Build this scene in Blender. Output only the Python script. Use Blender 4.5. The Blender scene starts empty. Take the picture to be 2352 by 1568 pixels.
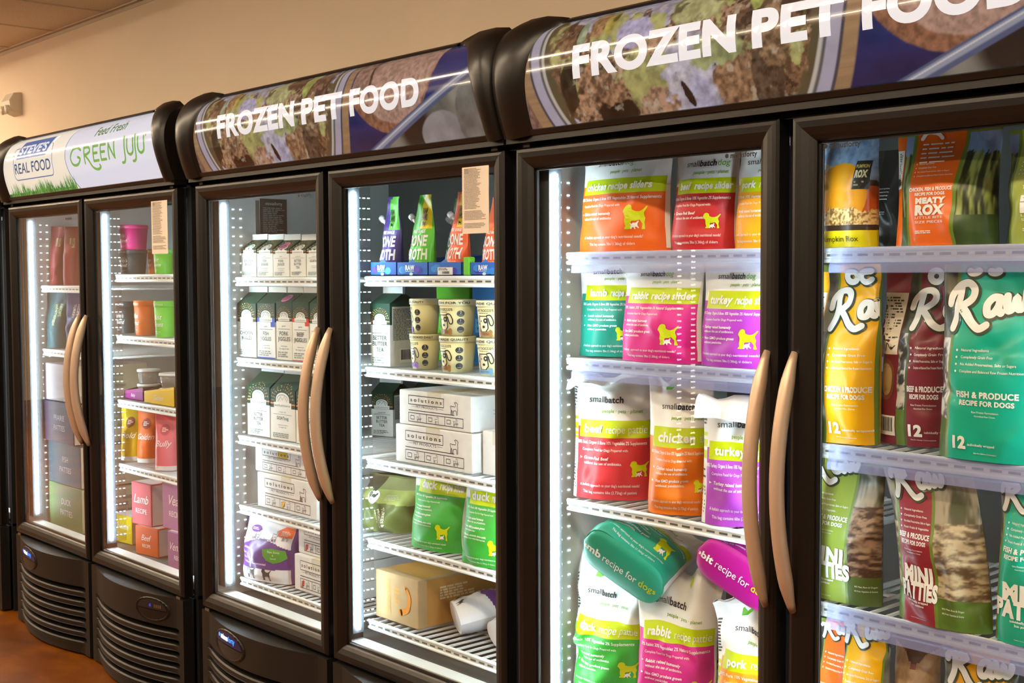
import bpy, math, random
import numpy as np
from mathutils import Vector, Matrix, Euler
from mathutils.geometry import tessellate_polygon

# ------------------------------------------------------------------ scene, camera, world, exposure
SC = bpy.context.scene
COL = SC.collection
CAM_POS = np.array([1.967, -1.6979, 1.2748])
CAM_F, CAM_YAW, CAM_PITCH, CAM_ROLL = 2895.07, 0.8426, -0.0535, -0.0044
_f = np.array([-math.sin(CAM_YAW) * math.cos(CAM_PITCH), math.cos(CAM_YAW) * math.cos(CAM_PITCH), math.sin(CAM_PITCH)])
_r = np.cross(_f, [0, 0, 1]); _r /= np.linalg.norm(_r); _u = np.cross(_r, _f)
_c, _s = math.cos(CAM_ROLL), math.sin(CAM_ROLL)
_r, _u = _c * _r + _s * _u, -_s * _r + _c * _u
cam = bpy.data.cameras.new('camera'); cam_ob = bpy.data.objects.new('camera', cam); COL.objects.link(cam_ob)
cam_ob.matrix_world = Matrix(((_r[0], _u[0], -_f[0], CAM_POS[0]), (_r[1], _u[1], -_f[1], CAM_POS[1]), (_r[2], _u[2], -_f[2], CAM_POS[2]), (0, 0, 0, 1)))
cam.sensor_width = 36.0; cam.lens = 36.0 * CAM_F / 2352.0; cam.clip_start = 0.05
SC.camera = cam_ob
SC.view_settings.view_transform = 'Standard'; SC.view_settings.look = 'None'
SC.view_settings.exposure = 0.0; SC.view_settings.gamma = 1.0; SC.view_settings.use_curve_mapping = False
SC.cycles.max_bounces = 10; SC.cycles.diffuse_bounces = 3; SC.cycles.glossy_bounces = 4
SC.cycles.transmission_bounces = 4; SC.cycles.transparent_max_bounces = 16
SC.cycles.caustics_reflective = False; SC.cycles.caustics_refractive = False
SC.cycles.sample_clamp_indirect = 4.0; SC.cycles.use_denoising = True
LED_POWER, GHOST_POWER, LAMP_POWER, SIGN_POWER = 66.0, 3.2, 60.0, 0.66
world = bpy.data.worlds.new('world'); SC.world = world; world.use_nodes = True
world.node_tree.nodes['Background'].inputs[0].default_value = (1.0, 0.62, 0.35, 1); world.node_tree.nodes['Background'].inputs[1].default_value = 0.06


def atY(px, py, y):
    "where the sight line through a photograph pixel meets the upright plane y"
    d = _f + _r * (px - 1176) / CAM_F - _u * (py - 784) / CAM_F
    return CAM_POS + d * (y - CAM_POS[1]) / d[1]


# ------------------------------------------------------------------ colours, noise
def lin(h):
    if not isinstance(h, str): return h
    h = h.lstrip('#'); o = []
    for i in (0, 2, 4):
        c = int(h[i:i + 2], 16) / 255.0
        o.append(c / 12.92 if c <= 0.04045 else ((c + 0.055) / 1.055) ** 2.4)
    return tuple(o)


def hash2(i, j, s):
    n = (i.astype(np.int64) * 374761393 + j.astype(np.int64) * 668265263 + s * 974711) & 0x7fffffff
    n = ((n ^ (n >> 13)) * 1274126177) & 0x7fffffff
    return ((n ^ (n >> 16)) & 0xffff) / 65535.0


def vnoise(x, y, s=0):
    x = np.asarray(x, float); y = np.asarray(y, float)
    i, j = np.floor(x), np.floor(y); fx, fy = x - i, y - j
    fx = fx * fx * (3 - 2 * fx); fy = fy * fy * (3 - 2 * fy)
    a, b, c, d = hash2(i, j, s), hash2(i + 1, j, s), hash2(i, j + 1, s), hash2(i + 1, j + 1, s)
    return a * (1 - fx) * (1 - fy) + b * fx * (1 - fy) + c * (1 - fx) * fy + d * fx * fy


def fbm(x, y, s=0, o=4):
    t = 0; a = 0.5
    for k in range(o): t = t + a * vnoise(x * 2 ** k, y * 2 ** k, s + k * 17); a *= 0.5
    return t


_rt = random.Random(99); _tab = [_rt.random() for _ in range(4096)]


def sn(x, y, s=0):
    "quick single-value noise"
    i, j = math.floor(x), math.floor(y); fx, fy = x - i, y - j; fx = fx * fx * (3 - 2 * fx); fy = fy * fy * (3 - 2 * fy)
    a = i * 157 + j * 311 + s * 71; t = _tab
    p0, p1, p2, p3 = t[a & 4095], t[(a + 157) & 4095], t[(a + 311) & 4095], t[(a + 468) & 4095]
    u0 = p0 + (p1 - p0) * fx; return u0 + (p2 + (p3 - p2) * fx - u0) * fy


def sfbm(x, y, s=0): return (sn(x, y, s) * .53 + sn(x * 2.1, y * 2.1, s + 5) * .27 + sn(x * 4.3, y * 4.3, s + 9) * .2)


def sstep(a, b, x):
    t = min(1.0, max(0.0, (x - a) / (b - a))); return t * t * (3 - 2 * t)


def lerp3(a, b, t): return tuple(a[i] + (b[i] - a[i]) * t for i in range(3))


def catmull(pts, n=8):
    P = [tuple(p) for p in pts]; P = [P[0]] + P + [P[-1]]; out = []
    for i in range(1, len(P) - 2):
        for k in range(n):
            t = k / n
            out.append(tuple(0.5 * (2 * P[i][d] + (P[i + 1][d] - P[i - 1][d]) * t + (2 * P[i - 1][d] - 5 * P[i][d] + 4 * P[i + 1][d] - P[i + 2][d]) * t * t
                             + (3 * P[i][d] - P[i - 1][d] - 3 * P[i + 1][d] + P[i + 2][d]) * t ** 3) for d in range(len(P[0]))))
    out.append(P[-2]); return out


# ------------------------------------------------------------------ materials
MATS = {}


def mat(name, color=(0.8, 0.8, 0.8), rough=0.5, metal=0.0, spec=0.5, attr=False, emit=0.0, emit_col=None, coat=0.0, dim=1.0, bump=0.0, bump_scale=300.0, var=0.0, var_scale=6.0, trans=0.0):
    if name in MATS: return MATS[name]
    m = bpy.data.materials.new(name); m.use_nodes = True; nt = m.node_tree; b = nt.nodes['Principled BSDF']
    color = lin(color)
    b.inputs['Base Color'].default_value = (*color, 1); b.inputs['Roughness'].default_value = rough
    b.inputs['Metallic'].default_value = metal; b.inputs['Specular IOR Level'].default_value = spec
    b.inputs['Coat Weight'].default_value = coat; b.inputs['Coat Roughness'].default_value = 0.04
    src = None
    if attr:
        a = nt.nodes.new('ShaderNodeAttribute'); a.attribute_name = 'Col'; src = a.outputs['Color']
    if var > 0:
        tc = nt.nodes.new('ShaderNodeTexCoord'); nz = nt.nodes.new('ShaderNodeTexNoise'); nz.inputs['Scale'].default_value = var_scale; nz.inputs['Detail'].default_value = 6
        nt.links.new(tc.outputs['Object'], nz.inputs['Vector'])
        rp = nt.nodes.new('ShaderNodeMapRange'); rp.inputs[1].default_value = 0.3; rp.inputs[2].default_value = 0.7; rp.inputs[3].default_value = 1 - var; rp.inputs[4].default_value = 1 + var
        nt.links.new(nz.outputs['Fac'], rp.inputs[0])
        mx = nt.nodes.new('ShaderNodeMix'); mx.data_type = 'RGBA'; mx.blend_type = 'MULTIPLY'; mx.inputs[0].default_value = 1.0
        if src: nt.links.new(src, mx.inputs[6])
        else: mx.inputs[6].default_value = (*color, 1)
        nt.links.new(rp.outputs[0], mx.inputs[7]); src = mx.outputs[2]
    if src and dim < 1:
        dm = nt.nodes.new('ShaderNodeMix'); dm.data_type = 'RGBA'; dm.blend_type = 'MULTIPLY'; dm.inputs[0].default_value = 1.0; dm.inputs[7].default_value = (dim, dim, dim, 1)
        nt.links.new(src, dm.inputs[6]); nt.links.new(dm.outputs[2], b.inputs['Base Color'])
    elif src: nt.links.new(src, b.inputs['Base Color'])
    if emit > 0:
        b.inputs['Emission Strength'].default_value = emit
        if emit_col is not None: b.inputs['Emission Color'].default_value = (*lin(emit_col), 1)
        elif src: nt.links.new(src, b.inputs['Emission Color'])
        else: b.inputs['Emission Color'].default_value = (*color, 1)
    if bump > 0:
        tc = nt.nodes.new('ShaderNodeTexCoord'); nz = nt.nodes.new('ShaderNodeTexNoise'); nz.inputs['Scale'].default_value = bump_scale; nz.inputs['Detail'].default_value = 3
        nt.links.new(tc.outputs['Object'], nz.inputs['Vector'])
        bp = nt.nodes.new('ShaderNodeBump'); bp.inputs['Strength'].default_value = bump; bp.inputs['Distance'].default_value = 0.002
        nt.links.new(nz.outputs['Fac'], bp.inputs['Height']); nt.links.new(bp.outputs[0], b.inputs['Normal'])
    if trans > 0:
        b.inputs['Alpha'].default_value = 1 - trans
    MATS[name] = m; return m


def glass_mat(name, tint, base, power, rough=0.0):
    m = bpy.data.materials.new(name); m.use_nodes = True; nt = m.node_tree; nt.nodes.clear()
    out = nt.nodes.new('ShaderNodeOutputMaterial'); t = nt.nodes.new('ShaderNodeBsdfTransparent'); g = nt.nodes.new('ShaderNodeBsdfGlossy')
    t.inputs[0].default_value = (*tint, 1); g.inputs['Roughness'].default_value = rough; g.inputs[0].default_value = (1, 1, 1, 1)
    lw = nt.nodes.new('ShaderNodeLayerWeight'); lw.inputs[0].default_value = 0.5
    p = nt.nodes.new('ShaderNodeMath'); p.operation = 'POWER'; p.inputs[1].default_value = power; nt.links.new(lw.outputs['Facing'], p.inputs[0])
    k = nt.nodes.new('ShaderNodeMath'); k.operation = 'MULTIPLY_ADD'; k.inputs[1].default_value = 1 - base; k.inputs[2].default_value = base; nt.links.new(p.outputs[0], k.inputs[0])
    mx = nt.nodes.new('ShaderNodeMixShader'); nt.links.new(k.outputs[0], mx.inputs[0]); nt.links.new(t.outputs[0], mx.inputs[1]); nt.links.new(g.outputs[0], mx.inputs[2])
    nt.links.new(mx.outputs[0], out.inputs[0]); MATS[name] = m; return m


mat('store_wall', '#6a5848', 0.9, var=0.3, var_scale=1.5)
mat('wall_paint', '#ead8c0', 0.85, bump=0.15, bump_scale=220, var=0.03, var_scale=2)
mat('ceiling_tile', '#e2d6c6', 0.95, bump=0.6, bump_scale=260, var=0.12, var_scale=160)
mat('ceiling_grid', '#c9baa4', 0.6)
mat('black_plastic', '#141210', 0.5, bump=0.12, bump_scale=900)
mat('black_satin', '#12100f', 0.34, bump=0.05, bump_scale=700)
mat('black_gloss', '#1d1a18', 0.22, coat=0.3)
mat('black_flat', '#0d0c0c', 0.7)
mat('liner_white', '#e6eae8', 0.45)
mat('liner_dark', '#5b605e', 0.5)
mat('enamel_white', '#e6e8e6', 0.4)
mat('champagne', '#d6bba2', 0.38, metal=0.4)
mat('film', attr=True, rough=0.46, coat=0.03, spec=0.35)
mat('film_gloss', attr=True, rough=0.36, coat=0.08, spec=0.4)
mat('card', attr=True, rough=0.6, spec=0.3)
mat('tub_plastic', attr=True, rough=0.4)
mat('paper', attr=True, rough=0.85, spec=0.2)
mat('corrugated', attr=True, rough=0.85, spec=0.15, var=0.05, var_scale=40)
mat('sign_lit', attr=True, rough=0.12, emit=SIGN_POWER, coat=0.6, dim=0.3)
mat('sign_bright', attr=True, rough=0.12, emit=0.82, coat=0.6, dim=0.15)
mat('led_lens', '#ffffff', 0.4, emit=LED_POWER, emit_col=(0.74, 0.91, 1.0))
mat('led_lens_added', '#ffffff', 0.4, emit=17.0, emit_col=(0.74, 0.91, 1.0))
mat('led_ghost', '#ffffff', 0.4, emit=GHOST_POWER, emit_col=(0.74, 0.91, 1.0))  # glow for the strips' ghost images in the door glass
mat('led_housing', '#565e64', 0.4)
mat('badge_lit', '#0a1440', 0.3, emit=2.2, attr=True)
mat('added_led', '#ffffff', 0.4, emit=26.0, emit_col=(1.0, 0.93, 0.82))
mat('screw_steel', '#9a948c', 0.3, metal=1.0)
mat('lamp_glow', '#fff0dd', 0.5, emit=LAMP_POWER, emit_col=(1.0, 0.79, 0.54))
mat('lamp_body', '#cfc4b4', 0.5)
mat('white_plastic', '#d8cfbd', 0.45)
mat('green_led', '#40ff50', 0.4, emit=3.0, emit_col='#40ff50')
mat('clear_tub', '#8a8684', 0.2, trans=0.45)
glass_mat('door_glass', (0.985, 0.99, 0.985), 0.012, 4.6)
glass_mat('clear_plastic', (0.93, 0.94, 0.94), 0.06, 4.0, 0.08)


def rail_mat():
    m = bpy.data.materials.new('rail_plastic'); m.use_nodes = True; b = m.node_tree.nodes['Principled BSDF']
    b.inputs['Base Color'].default_value = (*lin('#aab2e8'), 1); b.inputs['Roughness'].default_value = 0.25; b.inputs['Alpha'].default_value = 0.34
    MATS['rail_plastic'] = m


def floor_mat():
    m = bpy.data.materials.new('stained_concrete'); m.use_nodes = True; nt = m.node_tree; b = nt.nodes['Principled BSDF']
    tc = nt.nodes.new('ShaderNodeTexCoord'); n1 = nt.nodes.new('ShaderNodeTexNoise'); n1.inputs['Scale'].default_value = 3.2; n1.inputs['Detail'].default_value = 8; n1.inputs['Roughness'].default_value = 0.65
    n1.inputs['Distortion'].default_value = 0.6
    nt.links.new(tc.outputs['Object'], n1.inputs['Vector'])
    cr = nt.nodes.new('ShaderNodeValToRGB'); e = cr.color_ramp.elements
    e[0].position = 0.3; e[0].color = (*lin('#502600'), 1); e[1].position = 0.72; e[1].color = (*lin('#8e540a'), 1)
    x = cr.color_ramp.elements.new(0.5); x.color = (*lin('#6c3803'), 1)
    nt.links.new(n1.outputs['Fac'], cr.inputs[0]); nt.links.new(cr.outputs[0], b.inputs['Base Color'])
    b.inputs['Roughness'].default_value = 0.38; b.inputs['Specular IOR Level'].default_value = 0.25; MATS['stained_concrete'] = m


rail_mat(); floor_mat()

# ------------------------------------------------------------------ lettering
_tc = {}


def glyphs(s, bold=0.0, shear=0.0, res=3):
    key = (s, bold, shear, res)
    if key not in _tc:
        c = bpy.data.curves.new('t', 'FONT'); c.body = s; c.resolution_u = res; c.offset = bold; c.shear = shear
        if bold: c.space_character = 1.0 + bold * 1.6
        o = bpy.data.objects.new('t', c); m = bpy.data.meshes.new_from_object(o)
        V = [(v.co.x, v.co.y) for v in m.vertices]; T = []
        for p in m.polygons:
            q = list(p.vertices)
            for k in range(1, len(q) - 1): T.append((q[0], q[k], q[k + 1]))
        bpy.data.objects.remove(o); bpy.data.meshes.remove(m); bpy.data.curves.remove(c)
        _tc[key] = (V, T)
    return _tc[key]


CAPH = max(v[1] for v in glyphs('H')[0])


class MB:
    "collects faces of one mesh; colours are kept per face corner"
    def __init__(self): self.v = []; self.f = []; self.c = []; self.s = []; self.m = []
    def add(self, pts, faces, col=(1, 1, 1), smooth=False, mi=0):
        b = len(self.v); self.v += [tuple(p) for p in pts]; col = lin(col) if isinstance(col, (str, tuple)) else col
        for k, f in enumerate(faces):
            self.f.append(tuple(b + i for i in f)); cc = col[k] if isinstance(col, list) else col
            self.c.append(cc); self.s.append(smooth); self.m.append(mi)
    def box(self, x0, x1, y0, y1, z0, z1, col=(1, 1, 1), mi=0, bev=0.0):
        if bev <= 0:
            P = [(x, y, z) for z in (z0, z1) for y in (y0, y1) for x in (x0, x1)]
            self.add(P, [(0, 2, 3, 1), (4, 5, 7, 6), (0, 1, 5, 4), (1, 3, 7, 5), (3, 2, 6, 7), (2, 0, 4, 6)], col, False, mi); return
        # rounded box: three stacked insets
        b = min(bev, (x1 - x0) / 2.01, (y1 - y0) / 2.01, (z1 - z0) / 2.01); rings = []; n = 3
        def ring(ins, z):
            o = []
            for cx, cy, a0 in ((x1 - b, y1 - b, 0), (x0 + b, y1 - b, 90), (x0 + b, y0 + b, 180), (x1 - b, y0 + b, 270)):
                for k in range(n + 1):
                    a = math.radians(a0 + 90 * k / n); o.append((cx + (b - ins) * math.cos(a), cy + (b - ins) * math.sin(a), z))
            return o
        for k in range(n + 1):
            a = math.pi / 2 * k / n; rings.append(ring(b - b * math.sin(a), z0 + b - b * math.cos(a)))
        for k in range(n + 1):
            a = math.pi / 2 * k / n; rings.append(ring(b - b * math.cos(a), z1 - b + b * math.sin(a)))
        self.loft(rings, col, False, mi, caps=True)
    def loft(self, rings, col=(1, 1, 1), smooth=True, mi=0, closed=True, caps=False):
        n = len(rings[0]); P = [p for r in rings for p in r]; F = []
        for i in range(len(rings) - 1):
            for j in range(n if closed else n - 1):
                k = (j + 1) % n; F.append((i * n + j, i * n + k, (i + 1) * n + k, (i + 1) * n + j))
        if caps: F.append(tuple(reversed(range(n)))); F.append(tuple((len(rings) - 1) * n + j for j in range(n)))
        self.add(P, F, col, smooth, mi)
    def tube(self, path, rad, n=8, col=(1, 1, 1), mi=0, up=(0, 0, 1), ry=None, caps=True):
        path = [Vector(p) for p in path]; rings = []
        for i, p in enumerate(path):
            t = (path[min(i + 1, len(path) - 1)] - path[max(i - 1, 0)]).normalized()
            u = Vector(up)
            if abs(u.dot(t)) > 0.95: u = Vector((1, 0, 0))
            a = t.cross(u).normalized(); b = a.cross(t)
            r = rad(i / (len(path) - 1)) if callable(rad) else rad; q = r * (ry or 1)
            rings.append([tuple(p + a * r * math.cos(2 * math.pi * k / n) + b * q * math.sin(2 * math.pi * k / n)) for k in range(n)])
        self.loft(rings, col, True, mi, True, caps)
    def lathe(self, prof, n=32, col=(1, 1, 1), mi=0, c=(0, 0), smooth=True):
        rings = [[(c[0] + r * math.cos(2 * math.pi * k / n), c[1] + r * math.sin(2 * math.pi * k / n), z) for k in range(n)] for r, z in prof]
        self.loft(rings, col, smooth, mi, True, True)
    def grid(self, fn, us, vs, colfn=None, smooth=True, mi=0, flip=False, corner=False):
        nu, nv = len(us), len(vs); P = [fn(u, v) for v in vs for u in us]; F = []; Cc = []
        for j in range(nv - 1):
            for i in range(nu - 1):
                a, b, c, d = j * nu + i, j * nu + i + 1, (j + 1) * nu + i + 1, (j + 1) * nu + i
                F.append((a, d, c, b) if flip else (a, b, c, d))
                if colfn:
                    um, vm = (us[i] + us[i + 1]) / 2, (vs[j] + vs[j + 1]) / 2
                    if corner:
                        q = [lin(colfn(um + (x - um) * .96, vm + (y - vm) * .96)) for x, y in ((us[i], vs[j]), (us[i + 1], vs[j]), (us[i + 1], vs[j + 1]), (us[i], vs[j + 1]))]
                        Cc.append([q[0], q[3], q[2], q[1]] if flip else q)
                    else: Cc.append(lin(colfn(um, vm)))
        self.add(P, F, Cc if colfn else (1, 1, 1), smooth, mi)
    # ---- flat print mapped on a surface: M(x, y, off) -> point
    def tris2d(self, V, T, M, off, col, maxlen=None, mi=0):
        if maxlen:
            V = list(V); T = list(T); out = []; cache = {}; m2 = maxlen * maxlen
            while T:
                t = T.pop(); L = [(V[t[k]][0] - V[t[(k + 1) % 3]][0]) ** 2 + (V[t[k]][1] - V[t[(k + 1) % 3]][1]) ** 2 for k in range(3)]
                k = L.index(max(L))
                if L[k] <= m2: out.append(t); continue
                a, b, c = t[k], t[(k + 1) % 3], t[(k + 2) % 3]; key = (min(a, b), max(a, b))
                if key not in cache: cache[key] = len(V); V.append(((V[a][0] + V[b][0]) / 2, (V[a][1] + V[b][1]) / 2))
                q = cache[key]; T.append((a, q, c)); T.append((q, b, c))
            T = out
        self.add([M(x, y, off) for x, y in V], T, lin(col), False, mi)
    def text(self, s, M, x, y, h, col, w=None, bold=0.0, shear=0.0, align='l', off=0.0012, maxlen=0.012, rot=0.0, res=3, wmax=None, mi=0, curve=None, xmax=None, xmin=None):
        V, T = glyphs(s, bold, shear, res)
        if not V: return 0
        x0 = min(p[0] for p in V); x1 = max(p[0] for p in V); k = h / CAPH; kx = k
        if w: kx = w / (x1 - x0)
        elif wmax and (x1 - x0) * k > wmax: kx = wmax / (x1 - x0)
        W = (x1 - x0) * kx; sh = {'l': 0, 'c': -W / 2, 'r': -W}[align]; cr, sr = math.cos(rot), math.sin(rot); Q = []
        for a, b in V:
            a = (a - x0) * kx + sh; b = b * k
            if curve: b += curve * (a * a)
            Q.append((x + a * cr - b * sr, y + a * sr + b * cr))
        if xmax is not None or xmin is not None:
            lo = -9 if xmin is None else xmin; hi = 9 if xmax is None else xmax
            T = [t for t in T if any(lo <= Q[i][0] <= hi for i in t)]; Q = [(min(max(q[0], lo), hi), q[1]) for q in Q]
        self.tris2d(Q, T, M, off, col, maxlen, mi); return W
    def shape(self, pts, M, col, off=0.0010, maxlen=0.012, mi=0):
        tri = tessellate_polygon([[Vector((p[0], p[1], 0)) for p in pts]])
        T = []
        for t in tri:
            a, b, c = (pts[i] for i in t)
            T.append(tuple(t) if (b[0] - a[0]) * (c[1] - a[1]) - (b[1] - a[1]) * (c[0] - a[0]) > 0 else tuple(reversed(t)))
        self.tris2d(list(pts), T, M, off, col, maxlen, mi)
    def rect(self, x0, y0, x1, y1, M, col, off=0.0010, maxlen=0.012, mi=0):
        self.shape([(x0, y0), (x1, y0), (x1, y1), (x0, y1)], M, col, off, maxlen, mi)
    def disc(self, cx, cy, r, M, col, off=0.0010, n=20, ry=None, mi=0, bumps=0):
        P = []
        for k in range(n):
            a = 2 * math.pi * k / n; q = 1 + (0.07 if k % 2 else -0.03) * (1 if bumps else 0)
            P.append((cx + r * q * math.cos(a), cy + (ry or r) * q * math.sin(a)))
        self.shape(P, M, col, off, 0.012, mi)
    def stroke(self, pts, wd, M, col, off=0.0012, mi=0, round_=True, maxseg=0.008):
        n = len(pts); L = []; R = []
        for i in range(n):
            a, b = pts[max(i - 1, 0)], pts[min(i + 1, n - 1)]; dx, dy = b[0] - a[0], b[1] - a[1]; l = math.hypot(dx, dy) or 1
            w = wd(i / (n - 1)) if callable(wd) else wd
            L.append((pts[i][0] - dy / l * w / 2, pts[i][1] + dx / l * w / 2)); R.append((pts[i][0] + dy / l * w / 2, pts[i][1] - dx / l * w / 2))
        V = L + R; T = []
        for i in range(n - 1): T += [(i, n + i, n + i + 1), (i, n + i + 1, i + 1)]
        self.tris2d(V, T, M, off, col, maxseg, mi)
        if round_:
            for p, t in ((pts[0], 0), (pts[-1], 1)):
                w = wd(t) if callable(wd) else wd
                self.disc(p[0], p[1], w / 2, M, col, off, 10, mi=mi)
    def frame(self, x0, y0, x1, y1, t, M, col, off=0.0012, mi=0, maxlen=0.02):
        self.rect(x0, y0, x1, y0 + t, M, col, off, maxlen, mi); self.rect(x0, y1 - t, x1, y1, M, col, off, maxlen, mi)
        self.rect(x0, y0, x0 + t, y1, M, col, off, maxlen, mi); self.rect(x1 - t, y0, x1, y1, M, col, off, maxlen, mi)
    def fine(self, x0, y0, x1, y1, rows, M, col, seed=0, off=0.0010, fill=0.55, ragged=0.4, maxlen=0.02, mi=0):
        "rows of small print too fine to read: short word blocks"
        rn = random.Random(seed); dy = (y1 - y0) / rows; wmin = dy * 0.8
        for k in range(rows):
            yy = y1 - (k + 1) * dy + dy * (1 - fill) / 2; end = x1 - rn.random() * ragged * (x1 - x0); x = x0
            while x < end - wmin:
                w = min(dy * rn.uniform(0.9, 3.6), end - x); self.rect(x, yy, x + w, yy + dy * fill, M, col, off, maxlen, mi); x += w + dy * 0.45
    def barcode(self, x0, y0, x1, y1, M, seed=0, off=0.0018, pad=True, vertical=False):
        if pad: self.rect(x0, y0, x1, y1, M, '#f2f2f0', off - 0.0006)
        rn = random.Random(seed); a, b, c, d = x0 + (x1 - x0) * .08, x0 + (x1 - x0) * .92, y0 + (y1 - y0) * .2, y0 + (y1 - y0) * .92; n = 24
        for k in range(n):
            if vertical:
                t = c + (d - c) * k / n; self.rect(a, t, b, t + (d - c) / n * rn.uniform(.3, .75), M, '#1b1b1d', off)
            else:
                t = a + (b - a) * k / n; self.rect(t, c, t + (b - a) / n * rn.uniform(.3, .75), d, M, '#1b1b1d', off)
    def mesh(self, name, mats):
        me = bpy.data.meshes.new(name); me.from_pydata(self.v, [], self.f)
        for m in mats: me.materials.append(MATS[m])
        me.polygons.foreach_set('use_smooth', self.s); me.polygons.foreach_set('material_index', self.m)
        ca = me.color_attributes.new('Col', 'FLOAT_COLOR', 'CORNER'); buf = []
        for f, c in zip(self.f, self.c):
            if isinstance(c, list):
                for q in c: buf += [q[0], q[1], q[2], 1.0]
            else: buf += [c[0], c[1], c[2], 1.0] * len(f)
        ca.data.foreach_set('color', buf); me.update(); return me
    def build(self, name, mats, parent=None, loc=(0, 0, 0), rot=(0, 0, 0), label=None):
        if isinstance(mats, str): mats = [mats]
        o = bpy.data.objects.new(name, self.mesh(name, mats)); COL.objects.link(o); o.location = loc; o.rotation_euler = rot
        if parent is not None: o.parent = parent
        if label: o['label'] = label
        return o


def tag(o, label, cat, group=None, kind=None):
    o['label'] = label; o['category'] = cat
    if group: o['group'] = group
    if kind: o['kind'] = kind
    return o


def thing(name, label, cat, loc=(0, 0, 0), rot=(0, 0, 0), group=None):
    o = bpy.data.objects.new(name, None); COL.objects.link(o); o.empty_display_size = 0.05
    o.location = loc; o.rotation_euler = rot
    return tag(o, label, cat, group)


def struct(name, mb, mats):
    o = mb.build(name, mats); o['kind'] = 'structure'; return o


# ------------------------------------------------------------------ the room
WALL_Y, CEIL_Z = 0.85, 2.495
m = MB(); m.box(-11, 6.2, -7.2, WALL_Y + .1, -0.1, 0); struct('floor', m, 'stained_concrete')
m = MB(); m.box(-11, 6.2, WALL_Y, WALL_Y + .1, 0, CEIL_Z); struct('wall_back', m, 'wall_paint')
m = MB(); m.box(-11, 6.2, -7.2, -7.1, 0, CEIL_Z); struct('wall_front', m, 'store_wall')
m = MB(); m.box(-11.1, -11, -7.2, WALL_Y + .1, 0, CEIL_Z); struct('wall_left', m, 'wall_paint')
m = MB(); m.box(6.2, 6.3, -7.2, WALL_Y + .1, 0, CEIL_Z); struct('wall_right', m, 'wall_paint')
m = MB(); m.box(-11, 6.2, -7.2, WALL_Y + .1, CEIL_Z, CEIL_Z + .1); struct('ceiling', m, 'ceiling_tile')
m = MB()                                                     # lay-in grid and the wall angle
for k in range(29): m.box(-11 + .6 * k - .49 - .008, -11 + .6 * k - .49 + .008, -7.1, WALL_Y - .022, CEIL_Z - .004, CEIL_Z)
for k in range(13): m.box(-11, 6.2, WALL_Y - .61 - .6 * k - .008, WALL_Y - .61 - .6 * k + .008, CEIL_Z - .005, CEIL_Z)
m.box(-11, 6.2, WALL_Y - .022, WALL_Y, CEIL_Z - .006, CEIL_Z); m.box(-11, 6.2, WALL_Y - .003, WALL_Y, CEIL_Z - .022, CEIL_Z)
struct('trim_1', m, 'ceiling_grid')


def strip_light(x0, x1, y, label):
    t = thing('strip_light', label, 'ceiling light', ((x0 + x1) / 2, y, CEIL_Z - .006), group='linear ceiling lights over the aisle')
    L = (x1 - x0) / 2
    b = MB(); b.box(-L, L, -.06, .06, -.05, 0, bev=.01); b.build('housing', 'lamp_body', t)
    d = MB(); d.box(-L + .02, L - .02, -.045, .045, -.066, -.05); d.build('diffuser', 'lamp_glow', t)


strip_light(-8.6, -5.0, -1.35, 'long warm ceiling strip light near the far end of the freezer row')
strip_light(-4.4, -0.8, -1.35, 'long warm ceiling strip light over the middle freezers')
strip_light(-0.2, 3.4, -1.35, 'long warm ceiling strip light above the nearest freezer')
strip_light(-8.6, -5.0, -3.6, 'long warm ceiling strip light at the far end over the shop floor')
strip_light(-4.4, -0.8, -3.6, 'long warm ceiling strip light farther out over the shop floor')
strip_light(-0.2, 3.4, -3.6, 'long warm ceiling strip light behind the photographer')
strip_light(-8.4, -5.3, -0.25, 'long warm ceiling strip light close to the wall at the far end')
strip_light(-7.6, -5.0, -0.6, 'shorter warm strip light added out of view to brighten the far wall')  # second unseen strip, added to brighten the wall at the far left

# ------------------------------------------------------------------ the freezers
DW, GAP, ZB, ZT = 0.64, 0.026, 0.334, 1.526
FX = {0: -4.16, 1: -2.691, 2: -1.2696, 3: 0.0737}
CAN = catmull([(-.008, 1.548), (-.020, 1.578), (-.033, 1.62), (-.039, 1.66), (-.035, 1.70), (-.014, 1.738), (.026, 1.762)], 8)
_cl = [0.0]
for _i in range(1, len(CAN)): _cl.append(_cl[-1] + math.dist(CAN[_i], CAN[_i - 1]))


def can_pt(s):
    "canopy profile: s 0..1 along the bulging front -> y, z, normal"
    L = s * _cl[-1]; i = 1
    while i < len(_cl) - 1 and _cl[i] < L: i += 1
    t = (L - _cl[i - 1]) / (_cl[i] - _cl[i - 1]); a, b = CAN[i - 1], CAN[i]
    ty, tz = b[0] - a[0], b[1] - a[1]; l = math.hypot(ty, tz)
    return a[0] + ty * t, a[1] + tz * t, -tz / l, ty / l


SX0, SX1, SS0, SS1 = 0.066, 1.272, 0.035, 0.955


def sign_edge(v):
    q = 1 - (1 - min(1, max(0, v)) ** 2.2) ** 0.55
    return SX0 + 0.075 * q, SX1 - 0.125 * q


def sign_pt(u, v, off=0.0):
    s = SS0 + (SS1 - SS0) * v; y, z, ny, nz = can_pt(s); a, b = sign_edge(v)
    x = SX0 + (SX1 - SX0) * u; return (min(max(x, a), b), y + ny * off, z + nz * off)


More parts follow.
